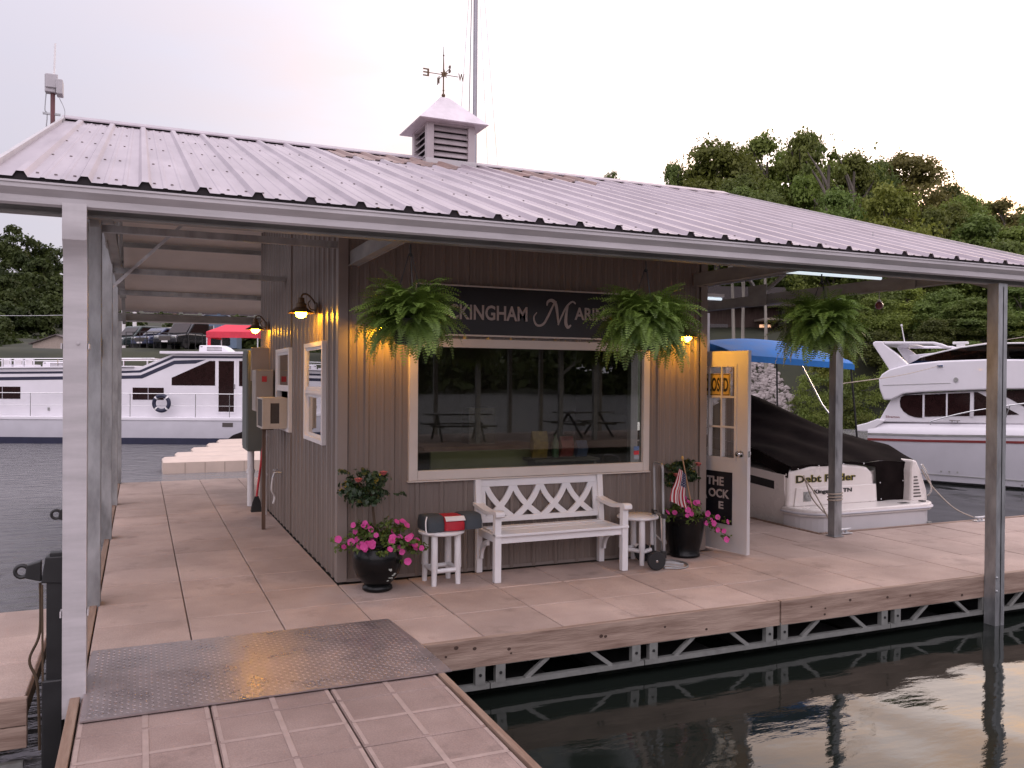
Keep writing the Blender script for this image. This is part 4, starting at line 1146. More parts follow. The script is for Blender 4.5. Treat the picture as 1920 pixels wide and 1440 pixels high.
build('panel', MB().box(-.25, -.022, 4.16, 4.20, 1.70, 2.13), MAT['beigebox'], t, smooth=False, bevel=.003)
t = thing('broom', 'red-handled broom leaning against the side wall by the meter box', 'broom', (0,0,0))
build('handle', MB().tube([(-.17,4.22,.16),(-.05,4.16,1.25)], .014, 8), MAT['redlab'], t)
build('bristles', MB().loft([[(-.24,4.16,.0),(-.10,4.16,.0),(-.10,4.26,.0),(-.24,4.26,.0)],[(-.22,4.19,.12),(-.12,4.19,.12),(-.12,4.24,.12),(-.22,4.24,.12)],[(-.19,4.20,.2),(-.14,4.20,.2),(-.14,4.23,.2),(-.19,4.23,.2)]]), MAT['rubber'], t, smooth=False)
t = thing('water_tap', 'small tap with a dangling hose end low on the side wall', 'tap', (0,0,0))
build('valve', MB().tube([(-.02,3.1,.62),(-.10,3.1,.62),(-.12,3.1,.56)], .014, 8).lathe([(.03,0),(.03,.01),(0,.012)], (-.09,3.1,.65), 10), MAT['galvl'], t)
build('hose', MB().tube(spline([(-.12,3.1,.56),(-.13,3.12,.42),(-.09,3.16,.33),(-.11,3.13,.25)],5), .012, 7), MAT['vinyl'], t)
# weathervane
t = thing('weathervane', 'dark metal weathervane with compass letters on top of the cupola', 'weathervane', (cx, cy, 5.32))
build('rod', MB().tube([(0,0,0),(0,0,.42),(0,0,.66)], [.010,.009,.003], 8).ball((0,0,.035), .026, 10, 8).ball((0,0,.10), .014, 8, 6).ball((0,0,.545), .012, 8, 6), MAT['bronze'], t)
build('cross_arms', MB().tube([(-.20,0,.30),(.20,0,.30)], .005, 6).tube([(0,-.20,.30),(0,.20,.30)], .005, 6).ball((0,0,.30), .030, 8, 6)
      .add([(.06*math.cos(k*PI/5+PI/2)*(1 if k%2==0 else .45), -.03, .30+.06*math.sin(k*PI/5+PI/2)*(1 if k%2==0 else .45)) for k in range(10)], [tuple(range(10))[::-1]]), MAT['bronze'], t, smooth=False)
for ch, px_, py_ in (('E', -.235, 0), ('W', .24, 0), ('N', .0, .22), ('S', .0, -.22)):
    m = MB(); w_ = .08
    if py_ == 0: fit_text(m, ch, px_-w_/2 if ch != 'E' else px_+w_/2, px_+w_/2 if ch != 'E' else px_-w_/2, .25, .345, .0, bold=.01, depth=.01, flip=(ch == 'E'))
    else: fit_text(m, ch, -.035, .035, .25, .345, 0, bold=.01, depth=.01).rot(PI/2, 'Z').shift(0, py_, 0)
    build('compass_letter', m, MAT['bronze'], t, smooth=False)
t = thing('antenna_mast', 'brown pole with grey radio boxes and a thin whip at the left roof end', 'antenna', (-2.385, 2.6, 0))
build('pole', MB().tube([(0,0,3.55),(0,0,4.78)], .022, 10), mat('rust_pole', (.13,.055,.06), rough=.7, var=.3), t)
build_each('radio_box', MB().box(-.07,.03,-.05,.05,4.62,4.80).box(.035,.095,-.09,.06,4.60,4.75).box(-.06,.05,-.07,-.051,4.66,4.80), mat('radio_grey', (.42,.40,.42), rough=.5), t, smooth=False, bevel=.008)
build('whip', MB().tube([(.01,0,4.80),(.02,0,5.13)], .009, 7), MAT['vinyl'], t)
build('cable', MB().tube(spline([(-.06,0,4.62),(-.07,0,4.45),(-.05,0,4.40),(-.06,0,4.2),(-.03,0,4.1)],5), .006, 6).tube(spline([(.06,0,4.58),(.11,0,4.45),(.08,0,4.32),(.02,0,4.28)],5), .003, 5).box(-.09,.07,-.01,.01,4.40,4.42), MAT['galv'], t)
t = thing('hanging_feeder', 'small round dark red feeder hanging from the roof truss at the right', 'feeder', (5.50, -.62, 2.545))
build('globe', MB().ball((0,0,0), .042, 14, 10), mat('feeder_red', (.16,.035,.05), rough=.25, coat=.4), t)
build('hook', MB().tube([(0,0,.04),(0,0,.15)], .003, 5).lathe([(.02,.035),(.02,.055),(0,.06)], n=10), MAT['galvl'], t)

# ---- signs on the door
t = thing('closed_sign', 'yellowish CLOSED sign hanging inside the door glass', 'sign', (0,0,0))
build('panel', MB().box(.245, .69, .010, .016, 1.575, 1.80).move(dl), mat('closed_panel', (.42,.30,.09), rough=.5), t, smooth=False)
m = MB(); fit_text(m, 'CLOSED', .598, .266, 1.615, 1.76, .0095, bold=.025, depth=.002, frame=dl, flip=True)
for a, b, c_, e in ((.25,.685,1.582,1.588),(.25,.685,1.787,1.793),(.25,.256,1.589,1.786),(.679,.685,1.589,1.786)): m.add(MB().box(a, b, .008, .0097, c_, e).move(dl).v, MB().box(0,1,0,1,0,1).f)
build('lettering', m, MAT['black'], t, smooth=False)
t = thing('door_placard', 'black placard lettered THE ROCK on the lower part of the open door', 'sign', (0,0,0))
build('panel', MB().box(.19, .66, -.006, -.0005, .27, .80).move(dl), MAT['sign'], t, smooth=False)
m = MB()
fit_text(m, 'THE', .53, .30, .655, .745, -.0062, bold=.03, depth=.002, frame=dl, flip=True)
fit_text(m, 'R', .60, .52, .505, .645, -.0062, bold=.03, depth=.002, frame=dl, flip=True)
fit_text(m, 'OCK', .505, .225, .53, .62, -.0062, bold=.03, depth=.002, frame=dl, flip=True)
fit_text(m, 'E', .365, .30, .42, .495, -.0062, bold=.03, depth=.002, frame=dl, flip=True)
build('lettering', m, MAT['letter'], t, smooth=False)

# ---- goods seen dimly through the shop window
def goods(name, label, cat, boxes, m, extra=None, **k):
    t = tag(build(name, boxes, m, None, smooth=False, bevel=.004), label, cat, **k); return t
MAT['peg'] = mat('pegboard', (.30,.265,.13), rough=.7, var=.1)
t = thing('display_counter', 'low yellow pegboard counter just inside the window', 'counter', (0,0,0))
build('front_panel', MB().box(.95, 2.05, .42, .45, .25, 1.06), MAT['peg'], t, smooth=False)
build('counter_top', MB().box(.88, 2.10, .40, 1.0, 1.065, 1.10), woodmat('counter_wood', (.10,.05,.03), (.18,.09,.05)), t, smooth=False)
pk = MB(); r5 = random.Random(5)
cols = [(.32,.20,.05),(.10,.16,.08),(.30,.07,.06),(.11,.08,.05),(.10,.12,.20)]
for i, (x, y, h, w_, lb) in enumerate(((2.00,.25,.26,.16,'orange snack bag standing right of the counter'),(2.18,.26,.22,.12,'green bottle beside the orange snack bag'),(2.32,.30,.20,.14,'red snack packet near the middle of the window shelf'),(1.55,.62,.36,.28,'tan square box on the counter top'),(2.46,.25,.16,.12,'blue packet at the right of the window shelf'))):
    zb = .985 if y < .5 else 1.102
    m = MB()
    if i == 1: m.lathe([(.03,0),(.035,.02),(.035,.14),(.014,.19),(.014,.22)], (x, y, zb), 14)
    elif i == 3: m.box(x-w_/2, x+w_/2, y, y+.2, zb, zb+h)
    else: m.loft([[(x-w_/2,y-.01,zb),(x+w_/2,y-.01,zb),(x+w_/2,y+.01,zb),(x-w_/2,y+.01,zb)],[(x-w_/2*.95,y-.05,zb+h*.5),(x+w_/2*.95,y-.05,zb+h*.5),(x+w_/2*.95,y+.05,zb+h*.5),(x-w_/2*.95,y+.05,zb+h*.5)],[(x-w_/2,y-.008,zb+h),(x+w_/2,y-.008,zb+h),(x+w_/2,y+.008,zb+h),(x-w_/2,y+.008,zb+h)]])
    tag(build(['snack_bag','bottle','snack_bag','carton','snack_bag'][i], m, mat('goods_%s' % 'abcde'[i], cols[i], rough=.4, var=.3, scale=20), None), lb, ['snack','bottle','snack','box','snack'][i])
t = thing('window_shelf', 'narrow shelf of goods under the shop window, inside', 'shelf', (0,0,0))
build('shelf_top', MB().box(1.9, 2.6, .12, .42, .955, .98), MAT['inside'], t, smooth=False)
build_each('bracket', MB().box(1.95, 1.98, .05, .4, .70, .954).box(2.5, 2.53, .05, .4, .70, .954), MAT['inside'], t, smooth=False)
t = thing('drinks_cooler', 'dark upright drinks cooler at the left inside the shop', 'cooler', (.30, 1.7, 0))
build('case', MB().box(0,.75,0,.7,.02,2.0), mat('cooler_case', (.03,.027,.025), rough=.8, spec=.1), t, smooth=False, bevel=.01)
build('cooler_door', MB().box(.05,.70,-.03,-.002,.2,1.75), mat('cooler_glass', (.006,.006,.006), rough=.6, spec=.05), t, smooth=False, bevel=.006)

# ================================================================== FURNITURE AND PLANTS ON THE DOCK
b = thing('garden_bench', 'white lattice-back garden bench below the shop window', 'bench', (1.88, -.285, 0))
hx, yb, yf = .63, .215, -.215
for s in (-1, 1):
    build('front_leg', MB().box(s*hx-.03, s*hx+.03, yf-.03, yf+.03, .003, .585), MAT['white'], b, smooth=False, bevel=.006)
    st = [(yb-.03,.003),(yb+.03,.003),(yb+.03,.40),(yb+.085,.80),(yb+.07,.845),(yb+.02,.845),(yb-.025,.41)]
    build('back_leg', MB().prism(st, 'x', s*hx-.028, s*hx+.028), MAT['white'], b, smooth=False, bevel=.006)
    am = MB(); P = spline([(yf-.075,.575),(yf-.078,.60),(yf-.05,.622),(yf+.02,.618),(yf+.16,.600),(yf+.30,.610),(yb+.05,.635)], 4)
    poly = P + [(y, z-.036) for y, z in P[::-1] if y > yf-.03] + [(yf-.05,.562)]
    am.prism(poly, 'x', s*hx-.042, s*hx+.042)
    build('armrest', am, MAT['white'], b, ang=50, bevel=.005)
    br = MB(); arc = [(math.cos(a)*.19, math.sin(a)*.19) for a in [PI/2*i/8 for i in range(9)]]; arc2 = [(math.cos(a)*.145, math.sin(a)*.145) for a in [PI/2*i/8 for i in range(9)]]
    ay_, az_ = yb-.03-.20, .14
    br.prism([(ay_+y, az_+z) for y, z in arc] + [(ay_+y, az_+z) for y, z in arc2[::-1]], 'x', s*hx-.014, s*hx+.014)
    build('bracket', br, MAT['white'], b, smooth=False, bevel=.003)
    build('side_rail', MB().box(s*hx-.016, s*hx+.016, yf+.031, yb-.031, .34, .405), MAT['white'], b, smooth=False, bevel=.003)
build_each('apron', MB().box(-hx+.031, hx-.031, yf-.012, yf+.018, .335, .395).box(-hx+.029, hx-.029, yb-.012, yb+.015, .335, .395), MAT['white'], b, smooth=False, bevel=.003)
seat = MB()
for i in range(5):
    y0_ = yf-.045 + i*.092
    dip = [0,-.008,-.012,-.010,-.002][i]
    seat.box(-hx+(.0 if i else -.03)+.032*(1 if i else 0), hx-(.0 if i else -.03)-.032*(1 if i else 0), y0_, y0_+.084, .397+dip, .420+dip)
build('seat', seat, MAT['white'], b, smooth=False, bevel=.005)
def back(x, z, o=0):   # leaning back plane
    t_ = (z-.41)/.40; return (x, yb+.005+t_*.055+o, z)
bk = MB()
for z0_, z1_ in ((.445, .495), (.765, .845)):
    q = [back(-hx+.028, z0_, -.016), back(hx-.028, z0_, -.016), back(hx-.028, z0_, .018), back(-hx+.028, z0_, .018), back(-hx+.028, z1_, -.016), back(hx-.028, z1_, -.016), back(hx-.028, z1_, .018), back(-hx+.028, z1_, .018)]
    bk.add(q, [(3,2,1,0),(4,5,6,7),(0,1,5,4),(1,2,6,5),(2,3,7,6),(3,0,4,7)])
build_each('back_rail', bk, MAT['white'], b, smooth=False, bevel=.006)
la = MB(); wc = 2*(hx-.03)/4.35; xl = -2*wc
def lattice(x0_, x1_, o):
    n = 9; vs = []
    for i in range(n+1):
        t_ = i/n; z = .47+.32*t_
        e = t_ + .16*math.sin(PI*t_)*(1) 
        x = x0_+(x1_-x0_)*e
        sl = (x1_-x0_)*(1+.16*PI*math.cos(PI*t_))/.32
        hw_ = .027*math.sqrt(1+sl*sl)
        vs += [back(x-hw_, z, o-.012), back(x+hw_, z, o-.012), back(x+hw_, z, o+.012), back(x-hw_, z, o+.012)]
    fs = []
    for i in range(n):
        for k in range(4):
            l = (k+1) % 4; fs.append((4*i+k, 4*i+l, 4*i+4+l, 4*i+4+k))
    la.add(vs, fs)
for i in range(4):
    lattice(xl+i*wc, xl+(i+1)*wc, -.002); lattice(xl+(i+1)*wc, xl+i*wc, .002)
build('back_lattice', la, MAT['white'], b, smooth=False, bevel=.002)
build_each('back_stile', MB().add([back(-hx+.028,.49,-.012), back(-hx+.075,.49,-.012), back(-hx+.075,.49,.012), back(-hx+.028,.49,.012), back(-hx+.028,.77,-.012), back(-hx+.075,.77,-.012), back(-hx+.075,.77,.012), back(-hx+.028,.77,.012)], [(3,2,1,0),(4,5,6,7),(0,1,5,4),(1,2,6,5),(2,3,7,6),(3,0,4,7)])
      .add([back(hx-.075,.49,-.012), back(hx-.028,.49,-.012), back(hx-.028,.49,.012), back(hx-.075,.49,.012), back(hx-.075,.77,-.012), back(hx-.028,.77,-.012), back(hx-.028,.77,.012), back(hx-.075,.77,.012)], [(3,2,1,0),(4,5,6,7),(0,1,5,4),(1,2,6,5),(2,3,7,6),(3,0,4,7)]), MAT['white'], b, smooth=False)

def stool(label, x, y, rz):
    t = thing('stool', label, 'stool', (x, y, 0), rz, 'round white stools beside the bench')
    build('stool_top', MB().lathe([(.0,.425),(.185,.425),(.198,.432),(.20,.445),(.192,.455),(0,.457)], n=36), MAT['white'], t, ang=60)
    for sx in (-1, 1):
        for sy in (-1, 1):
            build('leg', MB().tube([(sx*.105,sy*.105,.424),(sx*.107,sy*.107,.30),(sx*.108,sy*.108,.15),(sx*.108,sy*.108,.14),(sx*.11,sy*.11,.003)], [.028,.029,.031,.025,.022], 12), MAT['white'], t)
    for sx in (-1, 1): build('stretcher', MB().tube([(sx*.106,-.085,.135),(sx*.106,.085,.135)], .020, 10), MAT['white'], t)
    for sy in (-1, 1): build('stretcher', MB().tube([(-.085,sy*.106,.125),(.085,sy*.106,.125)], .020, 10), MAT['white'], t)
    return t
stool('round white stool with the life jacket, left of the bench', .815, -.30, .06)
stool('round white stool half hidden behind the hand truck', 2.82, -.24, .5)
lj = thing('life_jacket', 'grey and red life jacket lying on the left stool', 'life jacket', (.885, -.30, .458), .03)
def pad(x0_, x1_, h, d, sag=0):
    return MB().loft([[(x, yy*d*k, z*h*(.75+.25*k)+.001) for yy, z in ((-1,.05),(-1.02,.5),(-.8,.92),(-.3,1.0),(.3,1.0),(.8,.92),(1.02,.5),(1,.05))]
                      for x, k in ((x0_,.82),(x0_+.02,.96),((x0_+x1_)/2,1.0),(x1_-.02,.96),(x1_,.82))])
MAT['jgrey'] = mat('jacket_grey', (.045,.055,.065), rough=.8, bump=.3, bscale=20)
MAT['jred'] = mat('jacket_red', (.40,.012,.025), rough=.7, bump=.3, bscale=20)
build('side_panel', pad(-.245, -.088, .135, .15), MAT['jgrey'], lj, ang=60)
build('side_panel', pad(.088, .255, .135, .15), MAT['jgrey'], lj, ang=60)
build('centre_panel', pad(-.092, .092, .125, .155), MAT['jred'], lj, ang=60)
build('white_band', MB().loft([[(x, yy*.158, z*.128) for yy, z in ((-1.0,.76),(-.80,.945),(-.72,.975),(-.82,.90),(-.99,.70))] for x in (-.088, 0, .088)]), MAT['vinyl'], lj, smooth=False)
build('strap', MB().tube(spline([(-.24,-.10,.13),(-.26,-.13,.08),(-.255,-.15,.0),(-.20,-.17,-.005)],5), .006, 6), MAT['vinyl'], lj)

B_ = MB(); n = 15
B_.add([(0,0,-.35)] + [(.55*math.cos(2*PI*i/n), .55*math.sin(2*PI*i/n), -.05) for i in range(n)]
       + [((1.0-.13*(1-abs(math.cos(2.5*2*PI*i/n))))*math.cos(2*PI*i/n), (1.0-.13*(1-abs(math.cos(2.5*2*PI*i/n))))*math.sin(2*PI*i/n), .10*math.sin(5*2*PI*i/n+1)) for i in range(n)],
       [(0, 1+i, 1+(i+1)%n) for i in range(n)] + [(1+i, 1+n+i, 1+n+(i+1)%n, 1+(i+1)%n) for i in range(n)])
b0_ = build('petunia_bloom', B_, MAT['bloom'], None, ang=180); BLOOM = b0_.data; bpy.data.objects.remove(b0_)
def planter(label, x, y, seed, nbloom, spread, rose, prof, decal=False, height=.40):
    t = thing('flower_planter', label, 'planter', (x, y, 0), 0, 'black glazed planters with pink petunias')
    r = random.Random(seed)
    pot = build('pot', MB().lathe(prof, n=44), MAT['glaze'], t, ang=60)
    if decal:
        dm = MB()
        for (a, z, w_, h_) in ((-.72,.20,.035,.028),(-.60,.125,.05,.012),(-.50,.145,.04,.012),(-.42,.155,.03,.025),(-.68,.10,.03,.008),(-.47,.12,.012,.03)):
            rr_ = next(((r0+(r1-r0)*(z-z0)/(z1-z0)) for (r0, z0), (r1, z1) in zip(prof, prof[1:]) if z0 <= z <= z1 and z1 > z0), .2)+.002
            n = 9; aa = a-.55
            P = [(aa+w_/rr_*.5*math.cos(2*PI*i/n)*r.uniform(.6,1.2), z+h_*.5*math.sin(2*PI*i/n)*r.uniform(.6,1.2)) for i in range(n)]
            dm.add([(rr_*math.cos(p), rr_*math.sin(p), q) for p, q in P], [tuple(range(n))])
        build('painted_flower', dm, mat('painted_flower', (.35,.38,.34), rough=.3), pot, smooth=False)
    build('soil', MB().lathe([(prof[-2][0]*.9, height-.05),(0, height-.045)], n=24), MAT['soil'], t)
    L = Leaves(seed)
    cl = []
    for i in range(26):
        a = r.uniform(0, 2*PI); q = r.random()**.6
        cx_, cy_ = spread[0]*q*math.cos(a)*.85, spread[1]*q*math.sin(a)*.8; cz = height+.05+.08*(1-q)-q*q*spread[2]+r.uniform(-.03,.05)
        cl.append((cx_, cy_, cz)); L.clump((cx_, cy_, cz), .085, 46, .042, squash=.8, hollow=.1)
    for dx, dy, dz in spread[3]:
        for k in range(4): L.clump((dx*(k+1)/4, dy*(k+1)/4, height+.05+dz*((k+1)/4)**1.5), .05, 22, .036, hollow=.1)
    build('petunia_leaves', L.mb(), MAT['petleaf'], t, ang=180)
    def bloom(p, nrm, s):
        o = bpy.data.objects.new('petunia_bloom', BLOOM); C.objects.link(o); o.parent = t
        o.location = p; o.scale = (s, s, s)
        o.rotation_euler = Vector(nrm).normalized().to_track_quat('Z', 'Y').to_euler()
    for i in range(nbloom):
        c_ = cl[r.randrange(len(cl))]
        n_ = Vector((r.uniform(-.7,.6), -.9+r.uniform(-.3,.4), r.uniform(.1,.9))).normalized()
        p = Vector(c_) + Vector((n_.x*.08+r.uniform(-.05,.05), n_.y*.09, n_.z*.07+r.uniform(-.02,.03)))
        bloom(p, n_, r.uniform(.021,.032))
    for dx, dy, dz in spread[3]:
        for k in (2,3,4): 
            f_ = k/4; bloom((dx*f_+r.uniform(-.03,.03), dy*f_-.05, height+.05+dz*f_**1.5+r.uniform(-.02,.03)), (r.uniform(-.4,.5), -1, r.uniform(0,.4)), r.uniform(.024,.034))
    # rose standard
    rx, ry, rz_, rr_ = rose
    build('rose_stem', MB().tube(spline([(0,0,height-.06),(rx*.4,ry*.4,height+.12),(rx*.8,ry*.8,rz_-.08),(rx,ry,rz_)],4), .011, 8)
          .tube([(rx*.8,ry*.8,rz_-.1),(rx+rr_*.5,ry,rz_+.1)], .005, 6).tube([(rx*.8,ry*.8,rz_-.1),(rx-rr_*.5,ry,rz_+.08)], .005, 6), MAT['stem'], t)
    L = Leaves(seed+50)
    for i in range(22):
        a = r.uniform(0, 2*PI); q = r.random()**.5*rr_*.78; h_ = r.uniform(-.62,.75)
        L.clump((rx+q*math.cos(a)*(1-.3*abs(h_)), ry+q*math.sin(a)*(1-.3*abs(h_)), rz_+h_*rr_*.8), rr_*.34, 42, .048, hollow=.1)
    for i in range(7):
        a = r.uniform(0, 2*PI); L.clump((rx+rr_*1.05*math.cos(a), ry+rr_*.8*math.sin(a), rz_+r.uniform(-.5,.7)*rr_), rr_*.16, 12, .045)
    build('rose_leaves', L.mb(), MAT['roseleaf'], t, ang=180)
    RB = MB()
    for (dx, dz) in ((-.62,.42),(.25,.62)) if rx < -.04 else ((-.85,.1),(.5,.6)):
        c_ = (rx+dx*rr_, ry-rr_*.75, rz_+dz*rr_)
        for k in range(3):
            q = .012+.009*k
            RB.lathe([(.003,-.01),(q*.8,0),(q,.016+.003*k),(q*1.15,.026-.004*k)], c_, 9)
    build_each('rose_bloom', RB, MAT['rose'], t, ang=180)
    return t
P1 = [(.115,.003),(.125,.012),(.122,.035),(.105,.05),(.135,.08),(.178,.14),(.200,.21),(.205,.27),(.196,.325),(.178,.355),(.182,.372),(.198,.385),(.196,.40),(.178,.402),(.170,.38)]
planter('black round planter with a rose tree and pink petunias at the shop corner', .245, -.34, 4, 46, (.38,.26,.12,[(.20,-.16,-.22),(.36,-.10,-.12),(-.36,-.05,-.02)]), (-.06,.0,.83,.235), P1, True, .40)
P2 = [(.140,.003),(.150,.010),(.150,.03),(.142,.04),(.165,.15),(.19,.30),(.20,.36),(.215,.375),(.215,.40),(.195,.40),(.18,.37)]
planter('black tapered planter with petunias and the small flag, beside the open door', 3.42, -.16, 9, 24, (.28,.22,.06,[(.30,-.17,-.18),(.42,-.10,-.10),(.36,-.18,-.24)]), (-.02,.03,.80,.19), P2, False, .38)

fl = thing('flag', 'small American flag on a stick planted in the right-hand pot', 'flag', (0,0,0))
s0_, s1_ = Vector((3.435,-.30,.36)), Vector((3.268,-.33,.985))
build('stick', MB().tube([s0_, s1_], .006, 8), mat('flag_stick', (.38,.22,.12), rough=.6), fl)
build('finial', MB().ball(s1_+Vector((-.003,0,.012)), .013, 10, 8, sc=(1,1,1.4)), mat('finial', (.5,.3,.08), rough=.35), fl)
MAT['fred'] = mat('flag_red', (.40,.016,.03), rough=.8, var=.1, trans=.2); MAT['fwhite'] = mat('flag_white', (.66,.62,.62), rough=.8, var=.05, trans=.2); MAT['fblue'] = mat('flag_blue', (.018,.022,.065), rough=.8, var=.1)
def flagp(u, v):
    top = s1_ + (s0_-s1_)*(.06+.17*u)
    spread = .35+.65*min(1, v*1.6)
    x = top.x - .012 - (1-u)*.125*spread + .020*math.sin(v*5+u*2)*v
    z = top.z - v*.36 - (1-u)*.05*(1-v) + .018*u*v
    y = top.y - .015 + .022*math.sin(u*11+v*1.5)*(.3+.7*v) - .01*v
    return (x, y, z)
def flagm(u, v):
    i, j = int(u*39), int(v*42)
    if v < .40 and u > 6/13:
        return 1 if (i % 3 == 1 and j % 3 == (1 if (i//3) % 2 else 2)) else 2
    return 0 if (i//3) % 2 == 0 else 1
build('cloth', MB().surf(flagp, 39, 42, mif=flagm), [MAT['fred'], MAT['fwhite'], MAT['fblue']], fl, ang=180)

# hand truck
ht = thing('hand_truck', 'small folding metal hand truck with black wheels in front of the right stool', 'hand truck', (2.93, -.44, 0), R(-14))
# local x = the way the toe plate points, y = across the frame
W_ = .145
build('frame', MB().tube([(0,-W_,.04),(-.005,-W_,.50)], .014, 8).tube([(0,W_,.04),(-.005,W_,.50)], .014, 8)
      .tube(spline([(.0,-W_,.28),(.05,-W_*.4,.22),(.05,W_*.4,.22),(0,W_,.28)],4), .009, 7).tube([(-.005,-W_,.49),(-.005,W_,.49)], .010, 7), MAT['galv'], ht)
hl = [(.006,-W_+.024,.12),(-.01,-W_+.024,.85),(-.012,-W_+.03,.93),(-.012,-W_+.07,.965),(-.012,W_-.07,.965),(-.012,W_-.03,.93),(-.01,W_-.024,.85),(.006,W_-.024,.12)]
build('handle', MB().tube(spline(hl,4), .012, 8), MAT['galv'], ht)
build_each('clamp', MB().box(-.022,.02,-W_-.02,-W_+.045,.47,.51).box(-.022,.02,W_-.045,W_+.02,.47,.51).box(-.03,.018,-W_-.02,-W_+.03,.10,.17).box(-.03,.018,W_-.03,W_+.02,.10,.17), MAT['black'], ht, smooth=False, bevel=.004)
tp = MB().tube(spline([(.0,-W_-.02,.012),(.16,-W_-.04,.012),(.25,-.10,.012),(.27,0,.012),(.25,.10,.012),(.16,W_+.04,.012),(0,W_+.02,.012)],4), .008, 7)
for k in range(5): tp.tube([(.0,-W_+.07*k,.012),(.245-.02*abs(k-2),-W_*.7+.05*k,.012)], .005, 6)
tp.box(-.004,.004,-W_-.01,W_+.01,.004,.06)
build('toe_plate', tp, MAT['galv'], ht)
build('centre_bar', MB().tube([(.03,-.02,.03),(.0,-.05,.50)], .009, 8), MAT['chrome'], ht)
build('axle', MB().tube([(-.09,-W_-.05,.088),(-.09,W_+.05,.088)], .009, 8).bar((-.09,-W_,.088),(.0,-W_,.12),.02,.03).bar((-.09,W_,.088),(.0,W_,.12),.02,.03), MAT['black'], ht)
for s in (-1, 1):
    wl = build('wheel', MB().lathe([(.055,-.022),(.078,-.022),(.086,-.012),(.086,.012),(.078,.022),(.055,.022)], n=28).rot(PI/2,'X').shift(-.09, s*(W_+.045), .088), MAT['rubber'], ht)
    build('hub', MB().lathe([(.0,-.016),(.056,-.016),(.056,.016),(0,.016)], n=20).rot(PI/2,'X').shift(-.09, s*(W_+.045), .088), MAT['black'], wl)
    build('hub_cap', MB().lathe([(.012,-.022),(.012,.022),(0,.024)], n=10).rot(PI/2,'X').shift(-.09, s*(W_+.045), .088), MAT['chrome'], wl)

# ---- hanging ferns
def fern(label, loc, rad, seed, n=120, drop=1.0):
    t = thing('hanging_fern', label, 'hanging plant', loc, 0, 'fern baskets hanging from the eave beam')
    build('basket', MB().lathe([(.0,-.17),(.09,-.165),(.125,-.08),(.145,-.01),(.14,0),(.0,.0)], n=24), MAT['basket'], t)
    r = random.Random(seed)
    top = 2.632-loc[2]
    ch = MB()
    for k in range(3):
        a = 2*PI*k/3+.4; ch.tube([(.14*math.cos(a),.14*math.sin(a),0),(.01*math.cos(a),.01*math.sin(a),top-.06)], .0035, 5)
    ch.tube([(0,0,top-.08),(0,0,top)], .006, 6); ch.ball((0,0,top-.07), .014, 8, 6)
    build('hanger', ch, MAT['black'], t)
    V = []; F = []
    for i in range(n):
        a = r.uniform(0, 2*PI); up = r.random()
        L_ = rad*r.uniform(.7, 1.3)
        e0 = -.55+2.05*up**.85                    # start elevation
        bend = (r.uniform(.6, 1.5)+.5*up)*drop
        d = np.array([math.cos(a), math.sin(a)]); side0 = np.array([-d[1], d[0], 0])
        m_ = 22; p = np.array([d[0]*.07*r.random(), d[1]*.07*r.random(), .0]); pts = []; el = e0; tw = r.uniform(-.5,.5)
        for k in range(m_+1):
            pts.append(p.copy()); stp = L_/m_
            p = p + stp*np.array([d[0]*math.cos(el), d[1]*math.cos(el), math.sin(el)])
            el -= bend/m_*(1.35 if k > 5 else .4)
            if el < -1.5: el = -1.5
        for k in range(m_):
            p0, p1 = pts[k], pts[k+1]; tg = p1-p0; tg /= np.linalg.norm(tg)+1e-9
            side = side0*math.cos(tw)+np.cross(tg, side0)*math.sin(tw)
            nn = np.cross(side, tg)
            f_ = k/m_; wl = rad*.19*(math.sin(PI*min(1,f_*.86+.14))**.8)*(1.05-.25*f_); wd = L_/m_*.52
            b = len(V); V += [p0-side*.0018, p0+side*.0018, p1]; F.append((b, b+1, b+2))
            if f_ < .08: continue
            for s in (-1, 1):
                c_ = p0 + side*s*wl*.5 + tg*wl*.16; e = p0 + side*s*wl + tg*wl*.30 - nn*wl*r.uniform(-.05,.22)*(1)
                b = len(V)
                V += [p0-tg*wd*.25, c_-tg*wd*.55+nn*.002, e, c_+tg*wd*.75+nn*.002]
                F.append((b, b+1, b+2, b+3) if s > 0 else (b+3, b+2, b+1, b))
    m = MB(); m.v = [tuple(map(float, q)) for q in V]; m.f = F; m.m = [0]*len(F)
    build('fronds', m, MAT['fern'], t, ang=180)
    return t
fern('bushy fern basket hanging nearest the left lamp, over the start of the sign', (.06, -1.84, 2.14), .33, 1, 360)
fern('widest fern basket, hanging over the right end of the sign and window', (1.87, -1.84, 2.14), .385, 2, 400, 1.12)
fern('dark fern basket hanging in the open bay at the right, before the blue canopy', (3.56, -1.84, 2.18), .37, 3, 360, 1.05)
# ================================================================== BOATS
hbt = thing('houseboat', 'long white houseboat with navy stripes moored across the water at the left', 'houseboat', (-1.74, 22.06, 0), -YAW)
X0, X1 = -9.5, 7.5
hull = MB().loft([[(x, y*1.0+ (0 if y else 0), z) for y, z in ((.25,-.9),(.0,-.2),(-.0,.34),(.0,.345),(4.5,.345),(4.5,-.2),(4.2,-.9))] for x in (X0, -4, 0, 4, X1)], mif=None)
build('hull', hull, MAT['gelgrey'], hbt, ang=25)
build('waterline_band', MB().box(X0-.004, X1+.004, -.004, 4.504, -.62, -.205), MAT['navy'], hbt, smooth=False)
build('deck_edge', MB().box(X0-.02, X1+.02, -.03, 4.53, .346, .45), MAT['gel'], hbt, smooth=False, bevel=.02)
cab = [(X0,.45),(X1,.45),(X1,2.45),(1.10,2.44),(.15,2.05),(-.4,2.0),(X0,1.86)]
cabin = build('cabin', MB().prism(cab, 'y', .30, 4.1), MAT['gel'], hbt, smooth=False)
